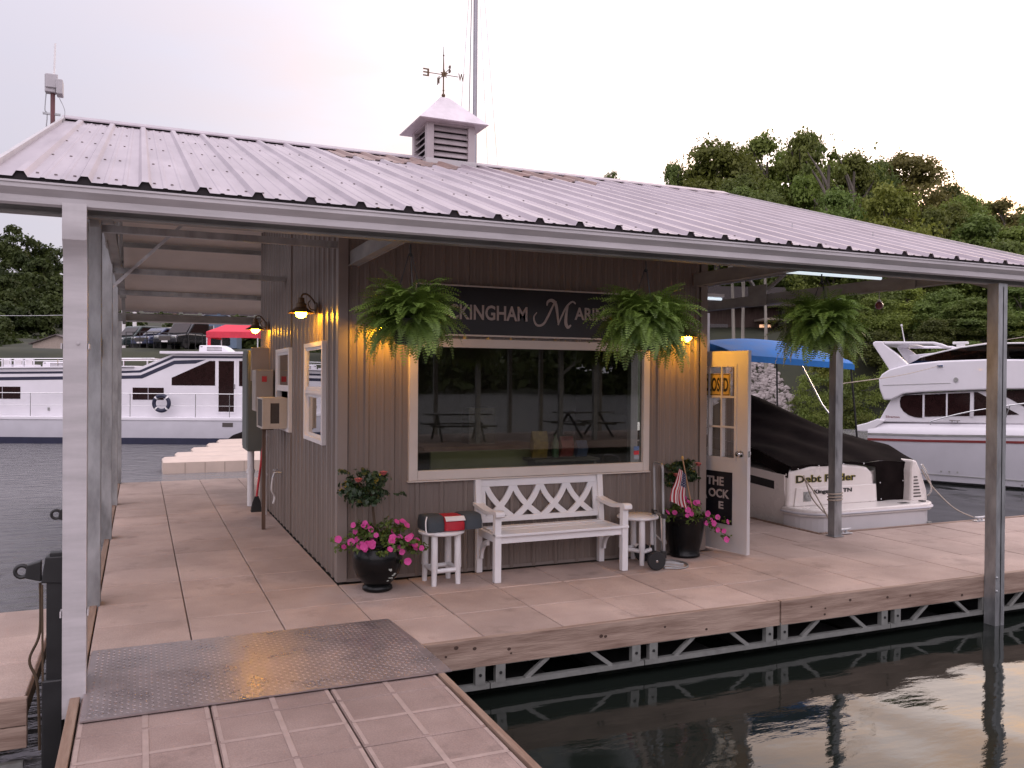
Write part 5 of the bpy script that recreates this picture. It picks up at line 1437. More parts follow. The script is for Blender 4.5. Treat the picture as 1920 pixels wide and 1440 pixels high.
build_each('roof_edge', MB().prism([(.76,2.452),(X1+.2,2.462),(X1+.2,2.53),(.76,2.53)], 'y', .12, 4.3).prism([(X0-.1,1.862),(-.1,2.02),(-.1,2.06),(X0-.1,1.92)], 'y', .2, 4.2), MAT['gel'], hbt, smooth=False, bevel=.01)
f_ = .30
st = MB()
st.prism([(X0,1.70),(-.38,1.83),(.10,1.85),(1.16,2.315),(X1,2.33),(X1,2.40),(1.12,2.385),(.06,1.92),(-.38,1.90),(X0,1.765)], 'y', f_-.004, f_-.0005)
st.prism([(X0,1.47),(-.38,1.645),(.14,1.66),(1.18,2.12),(1.83,2.145),(2.17,2.275),(1.15,2.235),(.09,1.765),(-.38,1.75),(X0,1.57)], 'y', f_-.005, f_-.0006)
build('stripe', st, MAT['navy'], hbt, smooth=False)
def hw(name, poly, frame=.02):
    m = MB().prism(poly, 'y', f_-.008, f_-.0015)
    return build(name, m, MAT['darkglass'], hbt, smooth=False)
hw('window', [(1.08,1.45),(2.46,1.45),(2.46,2.235),(2.28,2.235),(1.08,1.69)])
hw('window', [(3.22,1.44),(4.4,1.44),(4.4,2.24),(3.22,2.24)])
for a, b in ((-.16,.83),(-2.24,-1.25),(-4.87,-3.73),(-7.3,-6.2)):
    w_ = hw('window', [(a,.985),(b,.985),(b,1.37),(a,1.37)])
    build('window_divider', MB().box((a+b)/2-.008,(a+b)/2+.008,f_-.012,f_-.0085,.985,1.37), MAT['gelgrey'], w_, smooth=False)
dr = build('cabin_door', MB().box(2.575,3.065,f_-.010,f_-.002,.62,2.235), MAT['darkglass'], hbt, smooth=False)
build('door_frame', MB().box(2.515,2.574,f_-.02,f_-.001,.57,2.30).box(3.066,3.13,f_-.02,f_-.001,.57,2.30).box(2.575,3.065,f_-.019,f_-.001,2.236,2.299).box(2.575,3.065,f_-.019,f_-.001,.571,.619), MAT['gel'], dr, smooth=False)
build('door_handle', MB().box(3.085,3.10,f_-.04,f_-.021,1.35,1.5), MAT['black'], dr, smooth=False)
rl = MB()
rl.tube([(X0,.03,1.18),(X1,.03,1.19)], .014, 7).tube([(X0,.03,.80),(X1,.03,.81)], .005, 5)
for x in (-8.4,-6.6,-4.9,-3.26,-2.18,-.12,1.94,3.01,4.4,5.8): rl.tube([(x,.03,.45),(x,.03,1.18)], .012, 7)
build('deck_rail', rl, MAT['chrome'], hbt)
tr_ = MB().tube([(X0,.5,2.22),(.45,.5,2.31)], .014, 7).tube([(X0,3.9,2.22),(.45,3.9,2.31)], .014, 7)
for x in (-8,-6.2,-4.4,-2.65,-1.0,.4): tr_.tube([(x,.5,1.9),(x,.5,2.27)], .012, 6).tube([(x,3.9,1.9),(x,3.9,2.27)], .012, 6)
build('roof_rail', tr_, MAT['chrome'], hbt)
def acunit(x0, x1, z0, z1, flip=False):
    pol = [(x0,z0),(x1,z0),(x1-.22,z1-.06),(x1-.36,z1),(x0+.02,z1)]
    a = build('roof_air_conditioner', MB().prism(pol, 'y', 1.3, 2.0), MAT['gel'], hbt, smooth=False, bevel=.03)
    v = MB()
    for r_ in range(2):
        for k in range(13): v.box(x0+.28+k*.038, x0+.30+k*.038, 1.294, 1.299, z0+.05+r_*.075, z0+.10+r_*.075)
    v.box(x0+.06, x0+.13, 1.294, 1.299, z1-.06, z1-.035)
    build('vent_slots', v, MAT['grille'], a, smooth=False)
acunit(1.56, 2.62, 2.532, 2.765); acunit(-3.6, -2.5, 1.965, 2.19)
def seat_(x):
    return MB().box(x,x+.32,.9,1.3,1.93,2.08).box(x,x+.04,.9,1.3,2.081,2.26).box(x+.28,x+.32,.9,.93,2.081,2.26).box(x,x+.32,.9,.93,2.22,2.26)
for x in (-4.7,-4.3,-3.95): build('roof_seat', seat_(x), MAT['gel'], hbt, smooth=False, bevel=.01)
for x in (-2.3,-1.9,-1.3): build('roof_seat', seat_(x), MAT['gel'], hbt, smooth=False, bevel=.01)
build('hull_vent', MB().box(2.80,3.13,-.010,-.001,.155,.285), MAT['grille'], hbt, smooth=False)
build('cabin_fitting', MB().box(-2.95+.1,-2.95+.16,f_-.03,f_-.001,.62,.72), MAT['galvd'], hbt, smooth=False)
def hb_at(x, y, z):
    c_, s_ = math.cos(-YAW), math.sin(-YAW); return (-1.74+x*c_-y*s_, 22.06+x*s_+y*c_, z)
lr = thing('life_ring', 'navy life ring with white bands hanging on the houseboat rail', 'life ring', hb_at(.90, -.05, .89), -YAW)
ring = MB()
def ringp(u, v):
    a = u*2*PI; b = v*2*PI; r_ = .235+.062*math.cos(b)
    return (r_*math.cos(a), .05*math.sin(b), r_*math.sin(a))
def rmi(u, v): return 1 if abs(((u*4+.5) % 1)-.5) < .07 else 0
# bands sit on the diagonals
build('ring', MB().surf(ringp, 64, 12, mif=lambda u, v: 1 if abs(((u*4) % 1)-.5) < .08 else 0), [MAT['navy'], MAT['white']], lr, ang=180)
build('grab_line', MB().tube([(.31*math.cos(a), 0, .31*math.sin(a)-.02*abs(math.sin(2*a))) for a in [PI+PI*i/14 for i in range(15)]], .006, 5), MAT['vinyl'], lr)

fd = thing('drive_on_float', 'beige plastic drive-on float of stepped rounded blocks by the houseboat', 'float', (0,0,0))
for i, (y, xs_, zt_) in enumerate(((13.0,-1.09,-.145),(14.0,-.78,-.13),(15.0,-.36,-.10),(16.0,.08,-.075),(17.0,.42,-.055))):
    m = MB()
    m.loft([[(x, y+yy, -.5 if k in (0,5) else zt_+dz) for k, (yy, dz) in enumerate(((.0,0),(.0,-.02),(.16,.05*kk),(.80,.05*kk),(.96,-.02),(.96,0)))] for x, kk in ((xs_,0),(xs_+.06,.8),(xs_+.6,1),(4.2,1.4))])
    sm = MB()
    for k in range(9): sm.box(xs_+.45+k*.42, xs_+.465+k*.42, y-.004, y-.0005, -.45, zt_-.03)
    bk_ = build('float_block', m, MAT['beige'], fd, ang=50)
    build('seam', sm, mat('seam', (.35,.27,.22), rough=.7) if i == 0 else bpy.data.materials['seam'], bk_, smooth=False)
wc_ = thing('covered_watercraft', 'dark low watercraft under a cover beyond the beige float', 'watercraft', (1.35, 18.4, 0), -YAW)
build('hull', MB().loft([[(x, y*w, z) for y, z in ((-1,-.1),(-.7,-.5),(.7,-.5),(1,-.1))] for x, w in ((-.55,.1),(-.3,.35),(0,.45),(1.2,.4))]), MAT['navy'], wc_)
build('cover', MB().loft([[(x, .56*w*math.cos(a), -.1+h*math.sin(a)) for a in [PI*i/8 for i in range(9)]] for x, w, h in ((-.6,.15,.05),(-.45,.5,.16),(-.2,.8,.25),(.1,.9,.31),(.5,.9,.30),(1.2,.8,.2))], closed=False), MAT['cover'], wc_, ang=60)

# ---- white cruiser at the right
cr = thing('cabin_cruiser', 'white flybridge cabin cruiser with a red stripe moored at the right', 'cruiser', (13.595, 5.749, 0), R(-58.55))
cr.scale = (.9, 1, 1)
yc = 1.5
stns = [(-1.25,1.42,.60,-.30),(0,1.5,.62,-.34),(2.2,1.5,.68,-.36),(4.2,1.32,.78,-.35),(6.0,.85,.92,-.30),(7.6,.18,1.08,-.2),(8.0,.02,1.12,.1)]
rings = []
for x, b_, zs, zc_ in stns:
    rings.append([(x, yc-b_, zs), (x, yc-b_*.97, (zs+zc_)/2), (x, yc-b_*.90, zc_), (x, yc, zc_-.45), (x, yc+b_*.90, zc_), (x, yc+b_*.97, (zs+zc_)/2), (x, yc+b_, zs)])
build('hull', MB().loft(rings), MAT['gelgrey'], cr, ang=30)
rs = MB(); up_ = []; 
for x, b_, zs, zc_ in stns[:-1]:
    xx = x-.005 if x < 0 else x
    up_.append([(xx, yc-b_-.003, zs-.10), (xx, yc-b_*.997-.003, zs-.148), (xx, yc-b_*.997+.01, zs-.148), (xx, yc-b_+.01, zs-.10)])
rs.loft(up_)
build('red_stripe', rs, MAT['redstripe'], cr, smooth=False)
build('rub_rail', MB().loft([[(x, yc-b_-.012, zs+.012),(x, yc-b_-.012, zs-.022),(x, yc-b_+.02, zs-.022),(x, yc-b_+.02, zs+.012)] for x, b_, zs, zc_ in stns[:-1]]), MAT['galvd'], cr, smooth=False)
build('chine_line', MB().loft([[(x, yc-b_*.925-.006, zc_+.14),(x, yc-b_*.925-.006, zc_+.125),(x, yc-b_*.925+.02, zc_+.125),(x, yc-b_*.925+.02, zc_+.14)] for x, b_, zs, zc_ in stns[:5]]), MAT['galvd'], cr, smooth=False)
dk = []
for x, b_, zs, zc_ in stns:
    dk.append([(x, yc-b_+.004, zs+.014), (x, yc-b_+.02, zs+.10), (x, yc-b_*.93, zs+.20), (x, yc-b_*.82, zs+.26), (x, yc+b_*.82, zs+.26), (x, yc+b_*.93, zs+.20), (x, yc+b_-.02, zs+.10), (x, yc+b_-.004, zs+.014)])
build('deck', MB().loft(dk), MAT['gel'], cr, ang=40)
build_each('stern_quarter', MB().prism([(-1.55,.64),(-1.20,.64),(-.85,.90),(-1.03,.93),(-1.28,.83),(-1.55,.76)], 'y', .10, .45).prism([(-1.55,.64),(-1.20,.64),(-.85,.90),(-1.03,.93),(-1.28,.83),(-1.55,.76)], 'y', 2.55, 2.9), MAT['gel'], cr, smooth=False, bevel=.02)
build('swim_platform', MB().box(-1.95, -1.26, .25, 2.75, -.16, -.10), MAT['gel'], cr, smooth=False, bevel=.02)
cabp = [(-1.03,.86),(3.9,.94),(2.9,1.62),(.95,1.56),(-.05,1.50),(-.60,1.45),(-.72,1.40)]
cb = build('cabin', MB().prism(cabp, 'y', .16, 2.84), MAT['gel'], cr, smooth=False, bevel=.02)
for pol in ([(-.43,1.455),(-.05,1.47),(-.05,.975),(-.22,.985),(-.36,1.03),(-.47,1.11),(-.53,1.20),(-.545,1.32),(-.52,1.41)],
            [(.0,1.47),(.45,1.50),(.45,1.025),(.0,1.0)], [(.49,1.50),(.95,1.525),(.94,1.045),(.48,1.025)], [(1.03,1.54),(1.10,1.54),(1.92,1.10),(1.03,1.05)]):
    build('window', MB().prism(pol, 'y', .150, .1595), MAT['darkglass'], cb, smooth=False)
build('windscreen', MB().prism([(1.45,1.57),(2.85,1.64),(3.75,1.02),(2.5,1.0)], 'y', .148, .1585), MAT['darkglass'], cb, smooth=False)
build_each('window_frame', MB().box(-.045,-.005,.140,.159,.98,1.49).box(.452,.487,.140,.159,1.01,1.515).box(.95,1.02,.140,.159,1.03,1.54), MAT['gel'], cb, smooth=False)
fly = [(-.72,1.345),(-.89,1.345),(-.985,1.60),(-1.0,1.80),(-.93,1.90),(-.76,2.01),(-.36,2.115),(.31,2.185),(1.27,2.215),(2.6,2.20),(3.5,2.02),(4.0,1.78),(3.7,1.66),(2.9,1.635),(1.5,1.60),(.4,1.545),(-.1,1.515),(-.45,1.48),(-.6,1.40)]
fb = build('flybridge', MB().prism(fly, 'y', .03, 2.97), MAT['gel'], cr, ang=25, bevel=.03)
build('moulding_line', MB().bar((-.90,.026,1.66),(.56,.026,1.72),.006,.010), MAT['galvd'], fb, smooth=False)
build_each('flybridge_screen', MB().prism([(-.36,2.12),(-.10,2.25),(.30,2.35),(.76,2.45),(1.32,2.52),(2.6,2.52),(3.3,2.13),(1.27,2.217),(.31,2.187)], 'y', .12, .14)
      .prism([(-.36,2.12),(-.10,2.25),(.30,2.35),(.76,2.45),(1.32,2.52),(2.6,2.52),(3.3,2.13),(1.27,2.217),(.31,2.187)], 'y', 2.86, 2.88), glassmat('smoked_screen', (.12,.07,.05), .8, .04), cr, smooth=False)
build_each('screen_rail', MB().tube([(-.12,.13,2.26),(.30,.13,2.365),(.76,.13,2.465),(1.32,.13,2.535),(2.6,.13,2.53)], .018, 7).tube([(-.12,2.87,2.26),(.30,2.87,2.365),(.76,2.87,2.465),(1.32,2.87,2.535),(2.6,2.87,2.53)], .018, 7), MAT['white'], cr)
ar = MB()
for y in (.10, 2.74):
    ar.prism([(-.78,2.0),(-1.16,2.55),(-1.155,2.60),(-1.10,2.62),(-.93,2.615),(-.89,2.545),(-.61,2.34),(-.36,2.11)], 'y', y, y+.16)
    ar.prism([(-.929,2.615),(.19,2.590),(.36,2.545),(.56,2.46),(.42,2.45),(.20,2.52),(.15,2.535),(-.889,2.548)], 'y', y+.002, y+.158)
ar.prism([(-1.155,2.56),(-1.10,2.622),(-.5,2.612),(-.5,2.57)], 'y', .261, 2.739)
build('radar_arch', ar, MAT['gel'], cr, smooth=False, bevel=.02)
build('seat_back', MB().prism([(-.60,2.10),(-.55,2.34),(.35,2.42),(.4,2.2)], 'y', 1.2, 1.3), MAT['gelgrey'], cr, smooth=False, bevel=.02)
build('antenna', MB().tube([(-.46,.18,2.60),(-.53,.18,2.96)], .012, 7).tube([(-.53,.18,2.94),(-.535,.18,2.98)], .022, 8), MAT['white'], cr)
build('horn', MB().box(.52,.85,.5,.62,2.545,2.60).box(.6,.78,.5,.6,2.46,2.544), MAT['white'], cr, smooth=False, bevel=.012)
rl = MB().tube(spline([(.13,.12,.84),(.14,.10,.90),(.32,.08,.965),(.8,.06,1.10),(1.28,.06,1.20),(2.12,.06,1.34),(3.6,.12,1.52),(5.4,.55,1.6)],5), .014, 7)
for x, y, z0_, z1_ in ((1.75,.08,.92,1.28),(3.0,.1,.98,1.45),(4.3,.25,1.02,1.56)): rl.tube([(x-.12,y+.05,z0_),(x,y,z1_)], .011, 6)
build('bow_rail', rl, MAT['chrome'], cr)
pt = MB()
for x, z, r_, y in ((.67,1.79,.05,.022),):
    pt.lathe([(r_,0),(r_,.012),(r_*.6,.013),(0,.006)], n=16).rot(PI/2,'X').shift(x, y, z)
build('porthole', pt, MAT['galvd'], cr)
ex = MB()
for x, z in ((.38,-.13),(.55,-.13),(.72,-.13),(2.0,-.31)):
    s0 = len(ex.v); ex.lathe([(.022,0),(.022,.012),(.012,.013),(0,.004)], n=12); ex.rot(PI/2,'X',start=s0); ex.shift(x, .055, z, start=s0)
build_each('exhaust_outlet', ex, MAT['galvd'], cr)
build_each('deck_cleat', MB().box(.54,.76,.06,.10,.935,.95).box(.58,.60,.07,.09,.90,.936).box(.70,.72,.07,.09,.90,.936).box(.28,.40,.0,.03,2.06,2.10), MAT['chrome'], cr, smooth=False)
m = MB(); fit_text(m, 'Silverton', -.86, -.55, .955, 1.005, .158, bold=.01, depth=.002)
build('lettering', m, mat('boat_script', (.20,.05,.05), rough=.5), cr, smooth=False)

# ---- the runabout with the black cover, stern to the dock
MAT['gelskirt'] = mat('skirt_gelcoat', (.64,.61,.62), rough=.3, var=.06, scale=2)
rb = thing('runabout', 'white runabout under a black cover, stern lettered Debt Fi..er, with a blue bimini', 'motorboat', (6.75, .0, 0))
st = [(.95,1.10,.60),(1.8,1.14,.66),(3.2,1.12,.76),(4.6,.92,.86),(5.8,.5,.93),(6.5,.06,.97)]
rings = [[(-b_, y, zs), (-b_*1.0, y, zs-.18), (-b_*.95, y, .10), (-b_*.82, y, -.35), (0, y, -.75+.25*max(0,(y-4)/2.5)), (b_*.82, y, -.35), (b_*.95, y, .10), (b_, y, zs-.18), (b_, y, zs)] for y, b_, zs in st]
build('hull', MB().loft(rings), MAT['gelpink'], rb, ang=35)
bs = MB()
for s in (-1, 1):
    R_ = [[(s*(b_+.003), y, zs-.10), (s*(b_+.003), y, zs-.20), (s*(b_-.02), y, zs-.20), (s*(b_-.02), y, zs-.10)] for y, b_, zs in ((1.12,1.107,.61),) + tuple(st[1:5])]
    if s > 0: R_ = [r_[::-1] for r_ in R_]
    bs.loft(R_)
build_each('black_stripe', bs, MAT['black'], rb, smooth=False)
def plan(y0, hwid, n=9, r_=.35):
    pts = []
    for i in range(n): 
        a = PI+PI/2*i/(n-1); pts.append((-hwid+r_+r_*math.cos(a), y0+r_+r_*math.sin(a)))
    for i in range(n):
        a = 1.5*PI+PI/2*i/(n-1); pts.append((hwid-r_+r_*math.cos(a), y0+r_+r_*math.sin(a)))
    return pts
pl_ = plan(.50, 1.10)
build('swim_platform', MB().prism(pl_+[(1.10,1.0),(-1.10,1.0)], 'z', .125, .215), MAT['gelpink'], rb, smooth=False, bevel=.02, seg=3)
pl2 = plan(.53, 1.06); build('stern_skirt', MB().prism(pl2+[(1.06,1.0),(-1.06,1.0)], 'z', -.45, .124), MAT['gelskirt'], rb, smooth=False)
build('platform_trim', MB().tube([(x, y, .165) for x, y in [(-1.105,1.0)]+[(x*1.006, y-.004) for x, y in pl_]+[(1.105,1.0)]], .014, 6), MAT['gelgrey'], rb)
# transom wall with rounded top
tw = []
for i in range(15):
    u = i/14; x = -1.085+1.395*u
    zt_ = .64+.075*math.sin(PI*min(1,u*1.05))**.6
    if u > .93: zt_ -= (u-.93)*1.0
    tw.append((x, zt_))
build('transom', MB().prism([(-1.085,.20),(.345,.20)] + tw[::-1], 'y', .90, .99), MAT['gelpink'], rb, smooth=False, bevel=.04, seg=3)
build('transom_step', MB().prism([(-1.0,.216),(.36,.216),(.34,.44),(-.97,.44)], 'y', .882, .902), MAT['gelpink'], rb, smooth=False, bevel=.008)
build('starboard_quarter', MB().prism([(.82,.20),(1.12,.20),(1.10,.34),(.99,.60),(.91,.735),(.85,.74),(.82,.60)], 'y', .76, 1.25), MAT['gelpink'], rb, smooth=False, bevel=.03)
lv = MB()
for k in range(7): lv.box(.855, .985-.012*k, .752, .7595, .26+.042*k, .275+.042*k)
build('vent_louvres', lv, MAT['grille'], rb, smooth=False)
build('grab_rail', MB().tube(spline([(1.10,.75,.26),(1.13,.72,.36),(1.05,.72,.55),(.97,.74,.68)],5), .012, 7), MAT['chrome'], rb)
build('stern_fitting', MB().lathe([(.045,0),(.045,.01),(.02,.012),(0,.004)], n=14).rot(PI/2,'X').shift(-.80,.876,.33).box(-.86,-.74,.876,.8815,.27,.39), MAT['galvd'], rb, smooth=False)
build('platform_hatch', MB().box(.48,.62,.60,.68,.2155,.2185).box(.85,.92,.62,.68,.2155,.23), MAT['black'], rb, smooth=False)
build_each('trim_tab', MB().box(-.35,-.29,.51,.535,-.12,-.06).box(.05,.11,.505,.535,-.12,-.05).box(.55,.61,.505,.535,-.10,-.04).box(.83,.89,.505,.535,-.08,-.02), MAT['galvd'], rb, smooth=False)
m = MB(); fit_text(m, 'Debt Finder', -.965, .00, .500, .590, .8935, bold=.02, depth=.003)
mm = MB(); fit_text(mm, 'Debt Finder', -.968, .003, .497, .593, .8965, bold=.05, depth=.002)
build('lettering', m, MAT['black'], rb, smooth=False)
build('lettering_outline', mm, mat('gold_outline', (.50,.42,.03), rough=.5), rb, smooth=False)
m = MB(); fit_text(m, 'Kingsport, TN', -.70, -.08, .345, .410, .8775, bold=.035, depth=.003)
build('lettering', m, MAT['black'], rb, smooth=False)
# canvas: stern curtain, walk-through flap and the main cover rising to the windscreen
def cov(u, v):
    y = .905 + 3.4*v
    ctr = .735 + .80*min(1, (y-.9)/2.2)**.95 if y < 3.1 else 1.535-(y-3.1)*.50
    edge = .70 + .16*min(1, (y-.9)/1.2) + (.10 if y > 1.4 else .2*(y-.9))*1.0
    edge = min(edge, ctr-.02)
    b_ = 1.05 + .10*min(1, (y-.9)/.8)
    x = (u-.5)*2*b_
    k = abs(u-.5)*2
    z = ctr + (edge-ctr)*(k**1.7)
    z += .018*math.sin(u*17+v*6)*math.sin(v*13+u*4)*(1-k)**.3 - .035*math.sin(PI*v*2.2)*math.sin(PI*u)*(1 if y < 3.1 else 0)
    z += .012*math.sin(x*9+y*5)*math.sin(y*3.1) - .02*max(0, math.sin(x*5.5+y*1.4))*(1-k)
    return (x, y, z)
cv = MB().surf(cov, 44, 44)
def skirt(side):
    def f(u, v):
        p = cov(0 if side < 0 else 1, u); return (p[0]+side*(.012+.02*v), p[1], p[2]-v*(.14+.05*math.sin(u*40)*.2))
    return f
cv.surf(skirt(-1), 40, 3, flip=False).surf(skirt(1), 40, 3, flip=True)
def stern(u, v):
    p = cov(u, 0); x = p[0]
    lim = .725 if x < .30 else .20
    lim = .655+.065*math.sin(PI*min(1,max(0,(x+1.02)/1.33))) if x < .34 else (.215 if x < .81 else .70)
    return (x, .888-.012*math.sin(u*30)*v, p[2]+(min(lim, p[2]-.02)-p[2])*v)
cv.surf(stern, 60, 8, flip=True)
build('cover', cv, MAT['cover'], rb, ang=180)
sn = MB()
for x, z in ((-.95,.675),(-.62,.70),(-.22,.712),(.12,.705),(.40,.45),(.42,.24),(.80,.46)): sn.ball((x,.880,z), .010, 8, 6)
build_each('snap_fastener', sn, MAT['chrome'], rb)
bm = MB()
def bim(u, v):
    y = 2.02+2.0*v; x = -1.02+2.12*u
    z = 2.0 + .30*min(1, v*3.2)**.7*math.sin(PI*(.12+.76*u))**.5 - .05*max(0,v-.5) + (.10 if u < .0 else .10*(1-u))
    return (x, y, z)
bm.surf(bim, 26, 20)
for e, fl_ in ((0, True), (1, False)): bm.surf(lambda u, v: (lambda p: (p[0], p[1]-.01*(1 if e == 0 else -1), p[2]-.085*v))(bim(u, e)), 26, 2, flip=fl_)
for e, fl_ in ((0, False), (1, True)): bm.surf(lambda u, v: (lambda p: (p[0]+(.01 if e else -.01), p[1], p[2]-.10*v))(bim(e, u)), 20, 2, flip=fl_)
build('bimini_top', bm, MAT['blue'], rb, ang=60)
build_each('bimini_pole', MB().tube([(1.10,1.95,.93),(1.07,2.05,1.95)], .014, 7).tube([(-1.10,1.95,.93),(-1.0,2.05,2.0)], .014, 7).tube([(1.0,3.5,1.15),(1.02,3.55,2.05)], .014, 7).tube([(-1.0,3.5,1.15),(-1.0,3.55,2.1)], .014, 7), MAT['black'], rb)
build_each('bimini_strut', MB().tube([(1.13,2.48,1.22),(1.08,2.62,1.40),(1.03,3.05,2.05)], .013, 7).tube([(-1.13,2.48,1.22),(-1.03,3.05,2.1)], .013, 7).tube([(1.14,2.42,1.18),(1.13,2.48,1.22),(1.16,2.3,1.34)], .010, 6), MAT['chrome'], rb)

# ---- sailboat behind the shop: only its mast and rigging show
mp_ = site(887, 17.6)
sbm = thing('sailboat', 'sailboat moored behind the shop, only its tall grey mast and stays showing', 'sailboat', (mp_[0], mp_[1]+.45, 0))
build('hull', MB().loft([[(x, -b_, .45), (x, -b_*.8, -.3), (x, 0, -.7), (x, b_*.8, -.3), (x, b_, .45)] for x, b_ in ((-3.0,.55),(-1.5,.85),(.3,.9),(1.4,.6),(2.0,.05))]), MAT['gel'], sbm, ang=30)
build('mast', MB().tube([(0,-.45,.4),(-.0,-.45,11.5)], .046, 12), mat('mast_metal', (.30,.29,.32), rough=.4, metal=.5), sbm)
build_each('stay', MB().tube([(-.75,-.45,.4),(-.03,-.45,11.4)], .005, 5).tube([(-.25,-.5,.4),(-.08,-.5,11.4)], .011, 5).tube([(1.05,-.45,.4),(.03,-.45,11.4)], .0045, 5).tube([(.70,-.3,.4),(.03,-.45,10.6)], .004, 5), MAT['galvd'], sbm)
build('boom', MB().tube([(0,-.45,1.2),(-2.2,-.45,1.15)], .04, 8), MAT['galvd'], sbm)

# ---- mooring hardware and ropes
def rope(label, pts, r=.008, k=8): return tag(build('mooring_rope', MB().tube(spline(pts, k), r, 7), MAT['rope'], None, ang=180), label, 'rope')
rope('mooring rope running straight from the runabout corner to the foot of the steel post', [(5.77,.76,.60),(5.80,.60,.42),(5.72,.3,.18),(5.66,.16,.05)])
rope('slack mooring rope looping from the runabout corner up to the steel post', [(5.78,.76,.61),(5.78,.62,.36),(5.80,.42,.20),(5.80,.28,.16),(5.76,.18,.22),(5.69,.10,.40)])
rope('mooring rope coiled around the steel post', [(5.63+.078*math.cos(a), .10+.074*math.sin(a), .395+.012*a/2.2) for a in [i*.45 for i in range(45)]], .009, 2)
rope('mooring rope from the right stern corner of the runabout down to the dock', [(7.72,.74,.62),(7.84,.68,.40),(7.95,.45,.15),(8.05,.24,.05)])
cl_ = hb_at
def cr_at(x, y, z):
    x *= .9; c_, s_ = math.cos(R(-58.55)), math.sin(R(-58.55)); return (13.595+x*c_-y*s_, 5.749+x*s_+y*c_, z)
rope('thin taut line from the steel post to the cruiser flybridge', [(5.68,.10,1.72), tuple((np.array((5.68,.10,1.66))+np.array(cr_at(.32,.0,2.06)))/2), cr_at(.32,.0,2.08)], .006)
rope('thin line rising from the cruiser flybridge past the right post', [cr_at(.9,.2,2.5), cr_at(2.0,.2,2.66), cr_at(4.0,.2,2.95)], .006)
def cleat(label, x, y):
    t = thing('dock_cleat', label, 'cleat', (x, y, .004), .0)
    build('cleat_base', MB().box(-.10,.10,-.035,.035,0,.012), MAT['galvl'], t, smooth=False, bevel=.003)
    build('cleat_horn', MB().tube([(-.10,0,.055),(-.05,0,.048),(.05,0,.048),(.10,0,.055)], [.009,.014,.014,.009], 8).tube([(-.03,0,.01),(-.03,0,.05)], .013, 8).tube([(.03,0,.01),(.03,0,.05)], .013, 8), MAT['galvl'], t)
cleat('steel dock cleat just right of the post where the runabout is tied', 5.84, .17)
cleat('steel dock cleat farther right on the finger behind the runabout', 8.12, .20)
for (y, lb, n_) in ((-1.96, 'black steel mooring post with a ring, beside the white downspout', 0), (.10, 'black steel mooring post farther back along the left dock edge', 1)):
    t = thing('mooring_post', lb, 'mooring arm', (-1.99, y, 0), 0)
    build('upright', MB().box(-.035,.045,-.03,.03,-.75,.72).box(-.02,.045,-.031,.031,.72,.79), MAT['black'], t, smooth=False, bevel=.004)
    build('bracket', MB().prism([(-.06,.63),(-.04,.77),(.05,.77),(.05,.62)], 'y', -.04, .04).prism([(-.14,.66),(-.13,.73),(-.06,.75),(-.06,.635)], 'y', -.025, .025), MAT['black'], t, smooth=False, bevel=.006)
    rg_ = [(-.155+.032*math.cos(a), 0, .695+.032*math.sin(a)) for a in [2*PI*i/14 for i in range(14)]]
    build('ring', MB().tube(rg_, .011, 8, closed=True), MAT['black'], t)
    if n_ == 0: build('cord', MB().tube(spline([(-.07,.03,.62),(-.07,.02,.35),(-.12,.03,.2),(-.08,.02,.06),(-.07,.03,-.3)],6), .008, 6).tube([(-.055,-.03,.62),(-.05,-.03,.05)], .006, 6), MAT['stem'], t)
    build('pile_sleeve', MB().box(-.055,.05,-.045,.045,-.75,.10), MAT['black'], t, smooth=False, bevel=.01)
